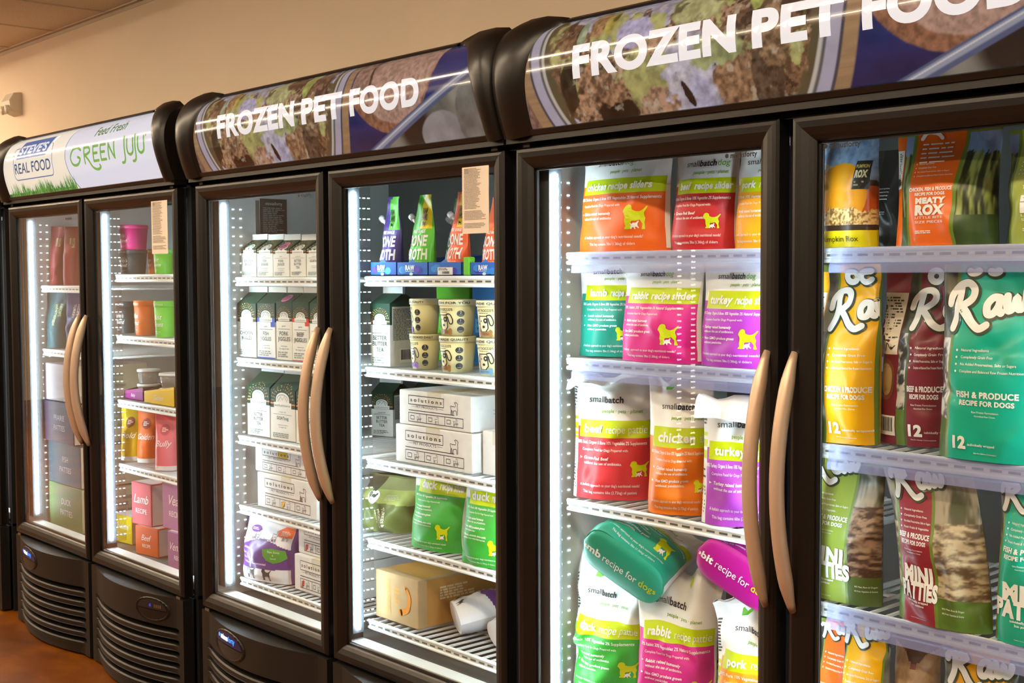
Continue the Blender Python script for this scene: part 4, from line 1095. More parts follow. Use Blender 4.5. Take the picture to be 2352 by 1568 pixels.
def tub(label, pos, z, col, rot=0.0, lines=(), lid=None, group='round food tubs in the freezer with the grass sign', clear=False, taper=.84, rim=True):
    cx, cy, w, h = pos; r = w / 2; t = thing('food_tub', label, 'tub', (cx, cy, z), (0, 0, rot), group); m = MB()
    m.lathe([(r * taper * .97, 0), (r * taper, .002), (r * .965, h * .86)], 36, col); M = cyl_map([(r * taper, 0), (r * .965, h * .86)])
    for k, ln in enumerate(lines): m.text(ln, M, -r * .15 + r * .1 * k, h * (.50 - .20 * k), h * .13, WHT, align='c', shear=.35, wmax=r * 1.1, bold=.01)
    if lines: m.rect(-r * .6, h * .15, r * .2, h * .16, M, WHT); m.rect(-r * .6, h * .10, r * .0, h * .11, M, WHT)
    m.build('tub_body', 'clear_tub' if clear else 'tub_plastic', t)
    l = MB(); l.lathe([(r * .98, h * .84), (r, h * .85), (r, h * .97), (r * .97, h), (r * .9, h)], 36, lid or col)
    if not clear: l.text('GREEN JUJU', cyl_map([(r, h * .8), (r, h)]), 0, h * .885, h * .05, WHT, align='c', wmax=r)
    l.build('lid', 'tub_plastic', t); return t


def simple_box(name, label, cat, pos, z, d, col, yaw=0.0, group=None, prints=None, top=None, matn='card', part='carton_body', side=None):
    cx, cy, w, h = pos; hw, hd = w / 2, d / 2; m = MB(); cx2, cy2 = cx - math.sin(yaw) * hd, cy + math.cos(yaw) * hd
    m.box(-hw, hw, -hd, hd, 0, h, col, bev=.003)
    M = lambda x, y, o: (x, -hd - o, y); N = lambda x, y, o: (hw + o, x, y); T = lambda x, y, o: (x, y, h + o)
    if prints: prints(m, M, N, T, w, h, d)
    root = thing(name, label, cat, (cx2, cy2, z), (0, 0, yaw), group); m.build(part, matn, root)
    l = MB(); l.box(-hw + .002, hw - .002, -.0012, .0012, h - .0008, h + .0006, top or lerp3(lin(col), (0, 0, 0), .4)); l.build('lid_flap', matn, root); return root

# ------------------------------------------------------------------ nearest freezer, left door
PI = math.pi
z1, z2, z3, z4 = (q + .001 for q in ZS['3L'])
batch_bag('orange chicken sliders bag on the top shelf of the nearest freezer', put(1336, 1541, 297, .15, z1), '#ea6412', 'chicken', 'recipe sliders', 'chicken', z1, 11, b2bold=True, bpx=(1440, 405, 441, 373))
batch_bag('red bag of sliders between the orange and yellow bags on the top shelf', put(1555, 1690, 297, .165, z1), '#c4262b', 'beef', 'recipe sliders', 'beef', z1, 12, yaw=.12, b2bold=True, bpx=(1620, 406, 442, 377))
batch_bag('yellow bag of sliders half hidden by the door frame on the top shelf', put(1692, 1850, 297, .16, z1), '#f0a810', 'pork', 'recipe sliders', 'pork', z1, 13, b2bold=True, bpx=(1750, 402, 438, 372))
batch_bag('teal lamb bag standing upright behind the pink rabbit bag', put(1331, 1475, 604, .165, z2, .42), '#108a78', 'lamb', 'recipe sliders', 'lamb', z2, 14, yaw=.42, t=.07, b2bold=True, lean=.06, hmax=.195, flop=(.84, 30, 0), bpx=(1390, 655, 690, 628))
batch_bag('pink rabbit sliders bag standing on the second shelf', put(1434, 1613, 598, .14, z2), '#dc2590', 'rabbit', 'recipe sliders', 'rabbit', z2, 15, b2bold=True, lean=.04, hmax=.202, flop=(.84, 30, .1), bpx=(1520, 661, 698, 634))
batch_bag('purple turkey sliders bag beside the pink rabbit bag', put(1615, 1795, 600, .14, z2), '#b43ac8', 'turkey', 'recipe sliders', 'turkey', z2, 16, b2bold=True, lean=.03, hmax=.202, flop=(.84, 30, -.1), bpx=(1680, 668, 710, 640))
W6 = '6lbs (2.72kg) of patties'
batch_bag('red beef patties bag on the third shelf, next to the light strip', put(1316, 1503, 850, .135, z3, .55), '#d2353b', 'beef', 'recipe patties', 'beef', z3, 17, yaw=.55, t=.10, big=True, side=True, wr=.005, flop=(.73, 30, .10), hmax=.300, bpx=(1420, 970, 1010, 930), wgt=W6, lean=.02)
batch_bag('orange chicken patties bag in the middle of the third shelf', put(1490, 1640, 870, .125, z3, .5), '#f27f1c', 'chicken', 'recipe patties', 'chicken', z3, 18, yaw=.5, t=.10, big=True, wr=.006, flop=(.84, 24, .1), hmax=.276, bpx=(1555, 985, 1030, 945), wgt=W6, lean=.02)
batch_bag('purple turkey patties bag on the third shelf, half behind the door handle', put(1613, 1800, 890, .112, z3, .5), '#b348c6', 'turkey', 'recipe patties', 'turkey', z3, 19, yaw=.5, t=.09, big=True, side=True, wr=.005, flop=(.66, 32, -.04), hmax=.300, bpx=(1690, 1018, 1060, 985), wgt=W6, lean=.02)
batch_bag('green duck patties bag standing at the bottom under the teal bag', put(1320, 1484, 1325, .145, z4, .22), '#35a83a', 'duck', 'recipe patties', 'duck', z4, 20, yaw=.22, t=.10, big=True, side=True, wr=.006, flop=(.78, -9, .1), hmax=.258, crumple=.016, peak=(-.8, .08), bpx=(1400, 1436, 1472, 1387), wgt=W6)
batch_bag('pink rabbit patties bag standing at the bottom of the nearest freezer', put(1466, 1652, 1305, .14, z4, .35), '#dc2f92', 'rabbit', 'recipe patties', 'rabbit', z4, 21, yaw=.35, t=.10, big=True, wr=.007, flop=(.78, -14, -.15), hmax=.272, crumple=.018, peak=(-.35, .13), bpx=(1560, 1452, 1490, 1418), wgt=W6)
batch_bag('white and orange pork patties bag at the bottom beside the handle', put(1648, 1840, 1312, .125, z4, .35), '#f4a024', 'pork', 'recipe patties', 'pork', z4, 22, yaw=.35, t=.10, big=True, side=True, wr=.007, flop=(.86, 14, .3), hmax=.256, crumple=.018, peak=(-.75, .04), bpx=(1740, 1522, 1560, 1480), wgt=W6)


def lying_bag(label, px, py, y, z_off, color, word, rot, w, h, t, seed):
    q = atY(px, py, y); R_ = (Matrix.Rotation(rot[2], 3, 'Z') @ Matrix.Rotation(rot[1], 3, 'Y') @ Matrix.Rotation(rot[0], 3, 'X')).to_euler()
    root = batch_bag(label, (q[0], q[1], w, h), color, word, 'recipe sliders', 'lamb' if word == 'lamb' else 'rabbit', q[2] + z_off, seed, t=t, rot=tuple(R_), boxy=6, wr=.007, lean=0.0, b2bold=True)
    c = lin(color); m = MB(); N = 18                          # bulging folded bottom with its own print
    def B(a, b, off=0.0):
        ea = max(0, 1 - abs(a) ** 6) ** .62; rb = max(0, 1 - (a * a) ** 2) * max(0, 1 - b * b)
        return (a * w / 2, b * t / 2 * .9 * ea, -.012 * rb ** .5 - off)
    g = [k / N * 2 - 1 for k in range(N + 1)]; m.grid(lambda a, b: B(a, b), g, g, lambda a, b: c, flip=True)
    Mb = lambda x, yy, o: B(x / (w / 2), -yy / (t / 2), o)
    sh = .62 if word == 'rabbit' else .52
    k = m.text(word, Mb, -w * sh, -t * .05, t * .17, WHT, bold=.035, off=.002, xmin=-w * .46); k2 = m.text('recipe for', Mb, -w * sh + k + .006, -t * .05, t * .17, WHT, off=.002, wmax=w * .42)
    m.text('dogs', Mb, -w * sh + k + k2 + .012, -t * .05, t * .17, LIME, off=.002, wmax=w * .2, bold=.01, xmax=w * .47)
    m.build('folded_bottom', 'film', root); return root


lying_bag('teal lamb bag lying tilted on top of the standing bags', 1430, 1301, .094, 0, '#14a086', 'lamb', (-1.22, .50, .35), .19, .20, .108, 31)
lying_bag('magenta rabbit bag lying tilted under the third shelf', 1692, 1319, .118, 0, '#b3138a', 'rabbit', (-1.42, .48, .30), .17, .20, .095, 32)

# ------------------------------------------------------------------ nearest freezer, right door
y1, y2, y3, y4 = (q + .001 for q in ZS['3R'])
ORG, YEL, MAR, TEA, GRN = '#ee6f1c', '#f5b40c', '#7c2937', '#05ad92', '#93a843'


def pumpkin_bag():
    cx, cy, w, h = put(1888, 2013, 318, .14, y1); p = Pouch(w, h, .06, 5, .002, 3.6, v0=.5, v1=1.02, lean=.02)
    def paint(u, v):
        X, Y = (u + 2) * 8, v * 24; n = sfbm(X * .7, Y * .7, 3); k = sfbm(X * 2.4, Y * 2.4, 8)
        if v < .15: return lin('#e8d40a')
        if v < .20: return lerp3(lin('#4a3320'), lin('#2b1c10'), n)
        px, py = (u + .05) / .88, (v - .50) / .27
        if .20 <= v < .36 and (.345 - v) + (n - .5) * .12 > 0: return lerp3(lin('#8a5a22'), lin('#f0d08a'), sstep(.30, .62, k))
        r = math.hypot(px * .95, py if py > 0 else py * .75)
        if r < 1.0 and v > .17: return lerp3(lin('#e8960e'), lin('#f6b93a'), max(0, .5 + .5 * math.sin(px * 9 + n)) * .6 * (1 - r * .4))
        if u < -.55 and .2 < v < .62 or u > .45 and .2 < v < .55: return lerp3(lin('#d2601a'), lin('#a8430f'), n)
        if v > .70 + u * -.10: return lerp3(lin('#a9c3de'), lin('#5f7fa8'), min(1, max(0, n * 1.4 - .2)))
        if v > .60: return lerp3(lin('#d9d2b8'), lin('#6d5334'), sstep(.4, .6, n))
        return lerp3(lin('#4b3a26'), lin('#2a2016'), n)
    m = p.sheets(paint, nu=110, nv=130, vcuts=(.15, .20), corner=True); M = p.M
    m.rect(w * .22, .52 * h, w * .46, .78 * h, M, '#33302a', .0012); m.text('PUMPKIN', M, w * .34, .715 * h, .03 * h, '#d8c46a', align='c', w=w * .2, bold=.03, off=.0018); m.text('ROX', M, w * .34, .63 * h, .06 * h, '#e6d9b0', align='c', w=w * .19, bold=.06, off=.0018)
    m.fine(w * .25, .545 * h, w * .44, .60 * h, 2, M, '#a89c70', 1, off=.0018)
    m.text('Pumpkin Rox', M, 0, .05 * h, .05 * h, '#3a3206', align='c', wmax=w * .7, off=.0016)
    root = thing('pet_food_bag', 'bag with a pumpkin picture and yellow base on the top shelf', 'bag of pet food', (cx, cy, y1), (0, 0, 0), 'plastic pet food bags in the nearest freezer')
    m.build('bag_body', 'film_gloss', root); s = MB(); s.box(-w / 2 * .96, w / 2 * .96, .02 * h - .002, .02 * h + .002, h * .985, h * 1.02, '#7d98bd'); s.build('top_seal', 'film_gloss', root)


pumpkin_bag()


def rox(m, M, w, h, X, sw, mid):
    for k, (a, b, c) in enumerate((('MEATY', .36, .045), ('ROX', .265, .075))): m.text(a, M, mid + sw * .03, b * h, c * h, WHT, w=sw * .70, align='c', bold=.07, off=.0018)
    m.text('LITTLE BITE', M, mid + sw * .03, .228 * h, .02 * h, WHT, w=sw * .68, align='c', off=.0018); m.text('SIZE PIECES', M, mid + sw * .03, .19 * h, .02 * h, WHT, w=sw * .68, align='c', off=.0018)
    m.fine(mid - sw * .3, .10 * h, mid + sw * .2, .13 * h, 2, M, WHT, 5)


def rox_bullets(m, M, w, h, X, sw, mid):
    rox(m, M, w, h, X, sw, mid); m.fine(mid - sw * .38, .70 * h, mid + sw * .38, .90 * h, 5, M, WHT, 7, fill=.3)
    m.stroke(catmull([(mid - sw * .4, .93 * h), (mid - sw * .3, .98 * h), (mid - sw * .1, .97 * h), (mid, .93 * h)], 4), .006, M, WHT, .0016)


raw_bag('dark bag standing behind the pumpkin picture bag', put(1995, 2075, 345, .38, y1), '#171a18', y1, 40, (), photo='dark', olive='#2a3024', logo=False, foot='#2a2f26')
raw_bag('orange bag of meaty bites with green picture sides on the top shelf', put(2058, 2292, 296, .15, y1), ORG, y1, 41, ('CHICKEN, FISH & PRODUCE', 'RECIPE FOR DOGS'), strip=(-.58, .34), photo='grass', backside=-.80, logo=False, extra=rox_bullets, lh=.80, twist=.05)
raw_bag('pale green bag at the right edge of the top shelf', put(2312, 2520, 290, .15, y1), '#a6b455', y1, 42, ('TURKEY & PRODUCE', 'RECIPE FOR DOGS'), strip=(-.72, .9), photo='grass', logo=False, extra=rox, lh=.80, flop=(.82, 6, 0))
raw_bag('yellow chicken bag with white lettering next to the door frame', put(1873, 2021, 600, .14, y2), YEL, y2, 43, ('CHICKEN & PRODUCE', 'RECIPE FOR DOGS'), strip=(-.24, .97), backside=-.60, lh=.625, flop=(.86, 9, .12), t=.08, xs=.125)
raw_bag('maroon beef bag with a cream care label turned to the glass', put(2030, 2184, 606, .20, y2), MAR, y2, 44, ('BEEF & PRODUCE', 'RECIPE FOR DOGS'), strip=(.12, .97), backside=-.20, lh=.635, t=.08, xs=.12, olive='#4f5c30')
raw_bag('bright teal fish bag with large white lettering', put(2164, 2410, 606, .125, y2), TEA, y2, 45, ('FISH & PRODUCE', 'RECIPE FOR DOGS'), strip=(-.64, .86), lh=.655, t=.08, wr=.006, xs=.135, lean=.02)
raw_bag('dark olive bag half hidden behind the bright teal fish bag', put(2285, 2440, 612, .34, y2), '#3b4420', y2, 46, (), photo='dark', logo=False)
raw_bag('olive green turkey patties bag on the third shelf beside the frame', put(1866, 2034, 1040, .14, y3), GRN, y3, 47, ('TURKEY & PRODUCE', 'RECIPE FOR DOGS'), mini=True, strip=(-.96, .28), photo='mince', lh=.80, foot='#55692f', t=.06, xs=.115)
raw_bag('maroon beef patties bag leaning left on the third shelf', put(2076, 2292, 1062, .125, y3), '#96283a', y3, 48, ('BEEF & PRODUCE', 'RECIPE FOR DOGS'), mini=True, strip=(-.74, .04), photo='straw', lh=.79, sway=-.17, t=.07, xs=.105, foot='#5f8436')
raw_bag('teal patties bag cut off by the right edge of the photo', put(2302, 2480, 1082, .125, y3), TEA, y3, 49, ('FISH & PRODUCE', 'RECIPE FOR DOGS'), mini=True, strip=(-.8, .8), photo='straw', lh=.80)
raw_bag('orange bag behind the yellow bag under the third shelf', put(1888, 1985, 1432, .20, y4), '#e8681c', y4, 50, ('DUCK & PRODUCE', 'RECIPE FOR DOGS'), strip=(-.75, .9), lh=.86, foot='#5e7a3c', t=.06)
raw_bag('yellow bag standing in front of the orange bag at the bottom', put(1942, 2050, 1425, .125, y4), YEL, y4, 51, ('CHICKEN & PRODUCE', 'RECIPE FOR DOGS'), strip=(-.85, .8), lh=.84, t=.07, flop=(.93, 6, 0), xs=.10)


def nose_bag():
    cx, cy, w, h = put(2070, 2170, 1462, .175, y4); p = Pouch(w, h, .08, 77, .004, 2.6, v0=.5, v1=1.05)
    def paint(u, v):
        n = sfbm((u + 2) * 12, v * 36, 5); d = math.hypot(u / .45, (v - .93) / .10)
        if d < 1: return lerp3(lin('#3a2622'), lin('#63413c'), n)
        if abs(u) < .14 and .80 < v < .90: return lin('#8d4a4a')
        return lerp3(lin('#a5825e'), lin('#cbb091'), n) if v < .85 + .1 * abs(u) else lerp3(lin('#4a3a2a'), lin('#6d5a44'), n)
    m = p.sheets(paint, nu=60, nv=90, v1=.97)
    root = thing('pet_food_bag', 'brown bag with a dog muzzle picture between two yellow bags', 'bag of pet food', (cx, cy, y4), (0, 0, .1), 'plastic pet food bags in the nearest freezer')
    m.build('bag_body', 'film_gloss', root); p.sheets(lambda u, v: lin('#3d3428'), v0=.97, v1=1, nv=2).build('top_seal', 'film_gloss', root)


nose_bag()
raw_bag('yellow bag with a folded dark top at the lower right corner', put(2176, 2350, 1500, .135, y4), YEL, y4, 52, ('CHICKEN & PRODUCE', 'RECIPE FOR DOGS'), strip=(-.7, .8), lh=.78, flop=(.86, 8, .1), top='#3a4030', t=.08, xs=.12)

# ------------------------------------------------------------------ middle freezer, left door
a1, a2, a3, a4, a5 = (q + .001 for q in ZS['2L'])
for k, ((xa, xb), ti, sp, lab) in enumerate((((556, 590), 'CHICKEN/JIGGLES', False, 'small green and white carton of chicken jiggles, leftmost on the top shelf'), ((592, 628), 'FISH/JIGGLES', False, 'small green and white carton of fish jiggles on the top shelf'),
        ((629, 666), 'PORK/JIGGLES', True, 'small carton of pork jiggles with a pink sticker on the top shelf'), ((668, 704), 'BETTER/BUTTER/TEA', False, 'small carton of better butter tea on the top shelf'), ((706, 742), 'GOATnog', False, 'small carton half hidden by the frame, rightmost on the top shelf'))):
    carton(lab, put(xa, xb, 537, .13, a1, .06), a1, ti, .06, split=.84, spot=sp, d=.085)
for k, ((xa, xb), ti, sp, ac, yw, lab) in enumerate((((545, 587), 'CHICKEN/JIGGLES', False, None, .05, 'tall green and white carton of chicken jiggles on the second shelf'), ((590, 631), 'FISH/JIGGLES', False, '#2b55c4', .05, 'tall carton with blue trim on the second shelf'),
        ((634, 670), 'PORK/JIGGLES', True, None, .10, 'tall carton of pork jiggles with a pink sticker on its slope'), ((671, 709), 'BEEF/JIGGLES', False, '#dd3f30', .10, 'tall carton with red trim on the second shelf'), ((711, 752), 'TURKEY/JIGGLES', False, None, .06, 'tall carton half behind the door handle, rightmost on the second shelf'))):
    carton(lab, put(xa, xb, 654, .125, a2, yw), a2, ti, yw, split=.66, spot=sp, accent=ac, d=.088)
for (xa, xb), ti, lab in (((565, 616), 'BETTER/BUTTER/TEA', 'tall carton of better butter tea on the third shelf'), ((618, 675), 'GOATnog', 'tall carton of goat nog in the middle of the third shelf'), ((677, 735), 'TEA', 'tall carton on the third shelf behind the door handle')):
    carton(lab, put(xa, xb, 838, .125, a3, .05), a3, ti, .05, split=.64, d=.105)
P = put(585, 722, 1096, .125, a4); solutions_box('white box with a yellow checkbox mark, lower of two below the cartons', P, a4, .24, 0, mark=('#e8b53a', 1))
P2 = put(581, 712, 1028, .13, a4 + P[3]); solutions_box('white box with yellow tape, upper of two below the cartons', (P2[0], P2[1], P2[2], P2[3]), a4 + P[3] + .001, .24, 0, tape=True)
P = put(668, 775, 1284, .135, a5); solutions_box('white box with a red mark, lowest beside the purple bag', P, a5, .26, 0, mark=('#c8323a', 0))
P2 = put(678, 785, 1206, .15, a5 + P[3]); solutions_box('white box with a red mark stacked above another beside the purple bag', P2, a5 + P[3] + .001, .24, 0, mark=('#c8323a', 0))


def purple_bag(label, pos, z, seed, yaw=0.0, rot=None, t=.10, mini=False, wr=.003, col='#5b2f7d', tab='#e8622a', lean=.05):
    cx, cy, w, h = pos; p = Pouch(w, h, t, seed, wr, 2.8, v0=.45, v1=1.0, lean=lean, creases=12, lump=.0006); c = lin(col)
    def paint(u, v):
        if abs(u) > .90 and not mini: return c
        if mini: return c if .36 + .1 * u < v < .54 + .06 * u else (lin('#e4e2e6') if v < .93 else lin('#cfcdd4'))
        e = .56 + .09 * math.cos(u * 2.2)
        if .20 + .02 * u < v < e: return c
        if v > .88: return lin('#dcdce0')
        return lin('#e4e2e6')
    m = p.sheets(paint, ucuts=(-.9, .9), nu=50, nv=70, v1=.95); M = p.M
    m.shape([(w * .22, h * .72), (w * .44, h * .70), (w * .45, h * .84), (w * .30, h * .86), (w * .2, h * .80)], M, tab); m.fine(w * .26, h * .73, w * .42, h * .80, 4, M, '#f4ece6', seed, off=.0016)
    m.disc(-w * .22, h * .78, w * .10, M, '#7d4a9a', .0012, 20, ry=h * .05); m.fine(-w * .29, h * .76, -w * .15, h * .80, 2, M, '#f0eaf4', seed, off=.0017)
    m.text("Ami Jane's Nature Milk", M, 0, h * .635, h * .04, '#4a2a63', align='c', wmax=w * .66, bold=.02)
    for k, ln in enumerate(('All Natural', 'Raw', 'Grain Free', 'Veterinarian-Recommended')): m.text(ln, M, -w * .34, h * (.49 - .075 * k), h * .034, '#f2eef6', wmax=w * (.36 if k < 3 else .76))
    if not mini:
        m.shape([(w * .06, h * .52), (w * .20, h * .54), (w * .40, h * .52), (w * .42, h * .40), (w * .34, h * .34), (w * .24, h * .31), (w * .12, h * .35), (w * .07, h * .42)], M, '#4f9a34', .0016)
        for k, ln in enumerate(('Thaw, Scoop', '&', 'Serve!')): m.text(ln, M, w * .24, h * (.475 - .05 * k), h * .03, '#e4f0d8', align='c', wmax=w * .26, off=.0022)
    for x in (-.2, .12, .3): cow(m, M, w * x, h * .64 + .02 * h, w * .11, '#2e2a30'); 
    for x in (-.24, .05): dog_icon(m, M, w * x, h * .03, w * .16, '#2b282c')
    root = thing('pet_food_bag', label, 'bag of pet food', (cx, cy, z), rot or (0, 0, yaw), 'white and purple bags in the middle freezer')
    m.build('bag_body', 'film_gloss', root); p.sheets(lambda u, v: lin('#cfcdd4'), v0=.95, v1=1, nv=2).build('top_seal', 'film_gloss', root)


purple_bag('white and purple bag with a green badge on the bottom shelf', put(556, 680, 1182, .15, a5, .2), a5, 61, .2)
m = MB(); xw = FX[2] + .0132; N_ = lambda x, y, o: (xw + .003 + o, x, y)   # dark plate on the left liner wall
m.box(xw, xw + .003, .20, .288, 1.39, 1.496, '#3a3a38'); m.fine(.207, 1.398, .282, 1.472, 14, N_, '#8a8a86', 3); m.text('minusforty', N_, .244, 1.478, .009, '#d0d0cc', align='c')
m.box(xw, xw + .003, .185, .196, 1.39, 1.49, '#6a6a66')
tag(m.build('data_plate', 'card'), 'dark instruction plate on the freezer side wall above the small cartons', 'sign')

# ------------------------------------------------------------------ middle freezer, right door
b1, b2, b3, b4, b5 = (q + .001 for q in ZS['2R'])


def broth_tray(label, pos, z, col='#2b66c0', tagp=False):
    cx, cy, w, h = pos; d = .30; m = MB(); t = .002; hw = w / 2 - .001
    m.box(-hw, hw, 0, d, 0, t, col); m.box(-hw, hw, 0, t, 0, h, col); m.box(-hw, hw, d - t, d, 0, h * 1.6, col)
    for s in (-1, 1):
        x = s * hw; m.add([(x, 0, 0), (x, d, 0), (x, d, h * 1.6), (x, .03, h), (x, 0, h), (x - s * t, 0, 0), (x - s * t, d, 0), (x - s * t, d, h * 1.6), (x - s * t, .03, h), (x - s * t, 0, h)], [(0, 1, 2, 3, 4), (9, 8, 7, 6, 5), (4, 3, 8, 9), (3, 2, 7, 8)], col)
    M = lambda x, y, o: (x, -o, y); rn = random.Random(len(label))
    for k in range(5): P = [(rn.uniform(-.4, .4) * w + q_[0] * w * .1, h * .45 + q_[1] * h * .4) for q_ in [(math.cos(tt), math.sin(tt)) for tt in np.linspace(0, 2 * PI, 7)[:-1]]]; x = rn.uniform(-.35, .35) * w; m.disc(x, h * rn.uniform(.3, .6), w * .12, M, rn.choice(['#4db4e6', '#5a4cc0', '#3a86d6', '#3f3aa6']), .0006 + .0001 * k, 7, ry=h * .28)
    m.shape([(-w * .12, h * .98), (w * .02, h * 1.25), (w * .12, h * .98)], M, '#3f7ad2', .0005)
    if not tagp: m.text('RAW', M, -w * .06, h * .42, h * .34, '#e6f2fb', align='c', w=w * .30, bold=.06, off=.0016); m.fine(-w * .2, h * .28, w * .09, h * .36, 1, M, '#e6f2fb', 1, off=.0016); m.disc(-w * .02, h * .12, w * .06, M, '#cfe8f6', .0016, 12, ry=h * .12)
    else: m.rect(-w * .2, h * .05, w * .26, h * .62, M, '#dfe2e2', .0016); m.fine(-w * .17, h * .38, w * .22, h * .58, 2, M, '#44484c', 2, off=.002); m.barcode(-w * .08, h * .08, w * .18, h * .34, M, 3, off=.002, pad=False)
    root = thing('display_tray', label, 'cardboard tray', (cx, cy, z), (0, 0, 0), 'blue display trays in the middle freezer'); m.build('tray_body', 'card', root)
    return cx, cy, w


def broth_pouch(label, pos, z, col, dark, patch, seed, yaw=0.0, spout=True):
    cx, cy, w, h = pos
    p = Pouch(w, h, .048, seed, .003, 2.6, v0=.1, v1=.9, narrow=.02, lean=.04, wf=lambda v: 1 - .46 * sstep(.5, 1.0, v), sway=.03); c = lin(col); k = lin(dark); pc = lin(patch)
    def paint(u, v):
        if v > .58 and u > -.25 + (1 - v) * .5 and u < .9: return pc
        return k if (v > .55 and u < -.5) else c
    m = p.sheets(paint, nu=40, nv=56, v1=.97); M = p.M
    m.text('BONE', M, 0, h * .36, h * .125, WHT, align='c', w=w * .78, bold=.035); m.text('BROTH', M, 0, h * .19, h * .125, WHT, align='c', w=w * .84, bold=.035)
    m.text('FREE RANGE', M, 0, h * .52, h * .04, WHT, align='c', w=w * .6, bold=.03); m.text('FOR DOGS & CATS', M, 0, h * .13, h * .028, WHT, align='c', w=w * .6)
    m.text('RAW', M, w * .12, h * .76, h * .07, '#1c1c1c', align='c', w=w * .26, bold=.05); m.text('PAWS', M, w * .13, h * .68, h * .07, '#1c1c1c', align='c', w=w * .26, bold=.05); dog_icon(m, M, w * .05, h * .60, w * .16, '#1c1c1c')
    root = thing('broth_pouch', label, 'pouch', (cx, cy, z), (0, 0, yaw), 'bone broth pouches on the top shelf'); m.build('pouch_body', 'film_gloss', root)
    p.sheets(lambda u, v: pc if u > 0 else c, v0=.97, v1=1, nv=2, ucuts=(0.0,)).build('top_seal', 'film_gloss', root)
    if spout:
        s = MB(); b = Vector(p.S(-w * .5, h * .68, 1)); dr = Vector((-.75, 0, .55)).normalized()
        s.tube([b - dr * .005, b + dr * .008], .005, 12, '#e6e6e2'); s.tube([b + dr * .007, b + dr * .020], .0075, 14, '#ecece8'); s.build('spout_cap', 'tub_plastic', root)


for (xa, xb), sp, lab in (((852, 911), False, 'blue display tray holding the purple broth pouch'), ((913, 983), False, 'blue display tray holding the green broth pouch'), ((985, 1060), True, 'blue display tray with a white price label'), ((1081, 1150), False, 'blue display tray beneath the paper list')):
    broth_tray(lab, put(xa, xb, 602, .118, b1), b1, tagp=sp)
zt_ = b1 + .003
broth_pouch('purple bone broth pouch with a green corner', put(878, 921, 452, .15, zt_), zt_, '#4b3a86', '#3d3070', '#5fc433', 71)
broth_pouch('bright green bone broth pouch with a white spout', put(946, 996, 447, .15, zt_), zt_, '#5cc22e', '#49a828', '#f0d313', 72)
broth_pouch('dull green bone broth pouch behind the bright green one', put(1032, 1064, 455, .26, zt_), zt_, '#5a9a30', '#3f7424', '#d9c41a', 73)
broth_pouch('orange bone broth pouch left of the paper list', put(1036, 1073, 440, .15, zt_), zt_, '#f4622a', '#f4622a', '#f2d21c', 74)
broth_pouch('orange bone broth pouch half covered by the paper list', put(1114, 1160, 452, .15, zt_), zt_, '#f4622a', '#f4622a', '#f2d21c', 75)
simple_box('cardboard_tray', 'green card tray end between the blue trays', 'cardboard tray', put(1064, 1077, 590, .115, b1), b1, .02, '#6cc234', matn='card')
carton('tall carton with a barcode side, alone beside the cream cups', put(850, 895, 655, .125, b2, .10), b2, 'BETTER/BUTTER/TEA', .10, split=.66, barcode=True, d=.095)
C1 = put_round(940, 1013, 773, .165, b2); C2 = put_round(1008, 1095, 776, .155, b2); C3 = put_round(1094, 1180, 780, .15, b2); hc = .0835
BR, PU = '#a87a4c', '#9b74c8'
dog_cup('cream cup with a purple bone, lower left of the stack', (C1[0], C1[1], C1[2], hc), b2, .25, 'FRESHLY COOKED DAILY', PU)
dog_cup('cream cup with a purple bone, upper left of the stack', (C1[0], C1[1], C1[2] * .98, hc), b2 + hc + .0005, -.3, 'HOMEMADE QUALITY', PU)
dog_cup('cream cup with a brown bone, lower middle of the stack', (C2[0], C2[1], C2[2], hc), b2, .32, 'HOMEMADE QUALITY', BR)
dog_cup('cream cup with a brown bone, upper middle of the stack', (C2[0], C2[1], C2[2], hc), b2 + hc + .0005, .42, 'FRESH FOR YOU', BR)
dog_cup('cream cup at the lower right, cut by the door frame', (C3[0], C3[1], C3[2], hc), b2, .6, 'MADE QUALITY', '#7fb2d8')
dog_cup('cream cup at the upper right, cut by the door frame', (C3[0], C3[1], C3[2], hc), b2 + hc + .0005, .6, 'MADE QUALITY', BR)
dog_cup('cream cup standing in the second row between the front cups', (C2[0] + .075, C2[1] + .155, C2[2], hc), b2, .3, 'MADE QUALITY', BR)


def bone_print(c2):
    def f(m, M, N, T, w, h, d):
        m.text('BONE', M, 0, h * .66, h * .16, c2, align='c', w=w * .7, bold=.04); m.text('BROTH', M, 0, h * .42, h * .16, c2, align='c', w=w * .8, bold=.04); m.disc(0, h * .2, w * .15, M, c2, .0008)
    return f


simple_box('carton_box', 'green carton box at the rear behind the cups', 'box', put(1002, 1078, 655, .36, b2), b2, .16, '#57b02c', prints=bone_print('#7fcc58'))
simple_box('carton_box', 'blue carton box at the rear behind the cups', 'box', put(1084, 1170, 652, .33, b2), b2, .16, '#1a78b8', prints=bone_print('#5fb0e0'))
L = put(906, 1083, 984, .115, b3); solutions_box('white box, lower of the stacked pair on the third shelf', L, b3, .20)
U = put(915, 1081, 903, .118, b3 + L[3]); solutions_box('white box, upper of the stacked pair on the third shelf', U, b3 + L[3] + .001, .26)
solutions_box('plain cream box beside the stacked white pair', put(1106, 1190, 993, .135, b3), b3, .22, plain=True)
carton('dark green carton standing in the shade behind the white box pair', put(850, 900, 868, .36, b3, .3), b3, 'BETTER/BUTTER/TEA', .3, split=.62, barcode=True, d=.09)
carton('dark green carton at the far rear of the third shelf', put(945, 985, 868, .53, b3, .1), b3, 'GOATnog', .3, split=.62, barcode=True, d=.09)
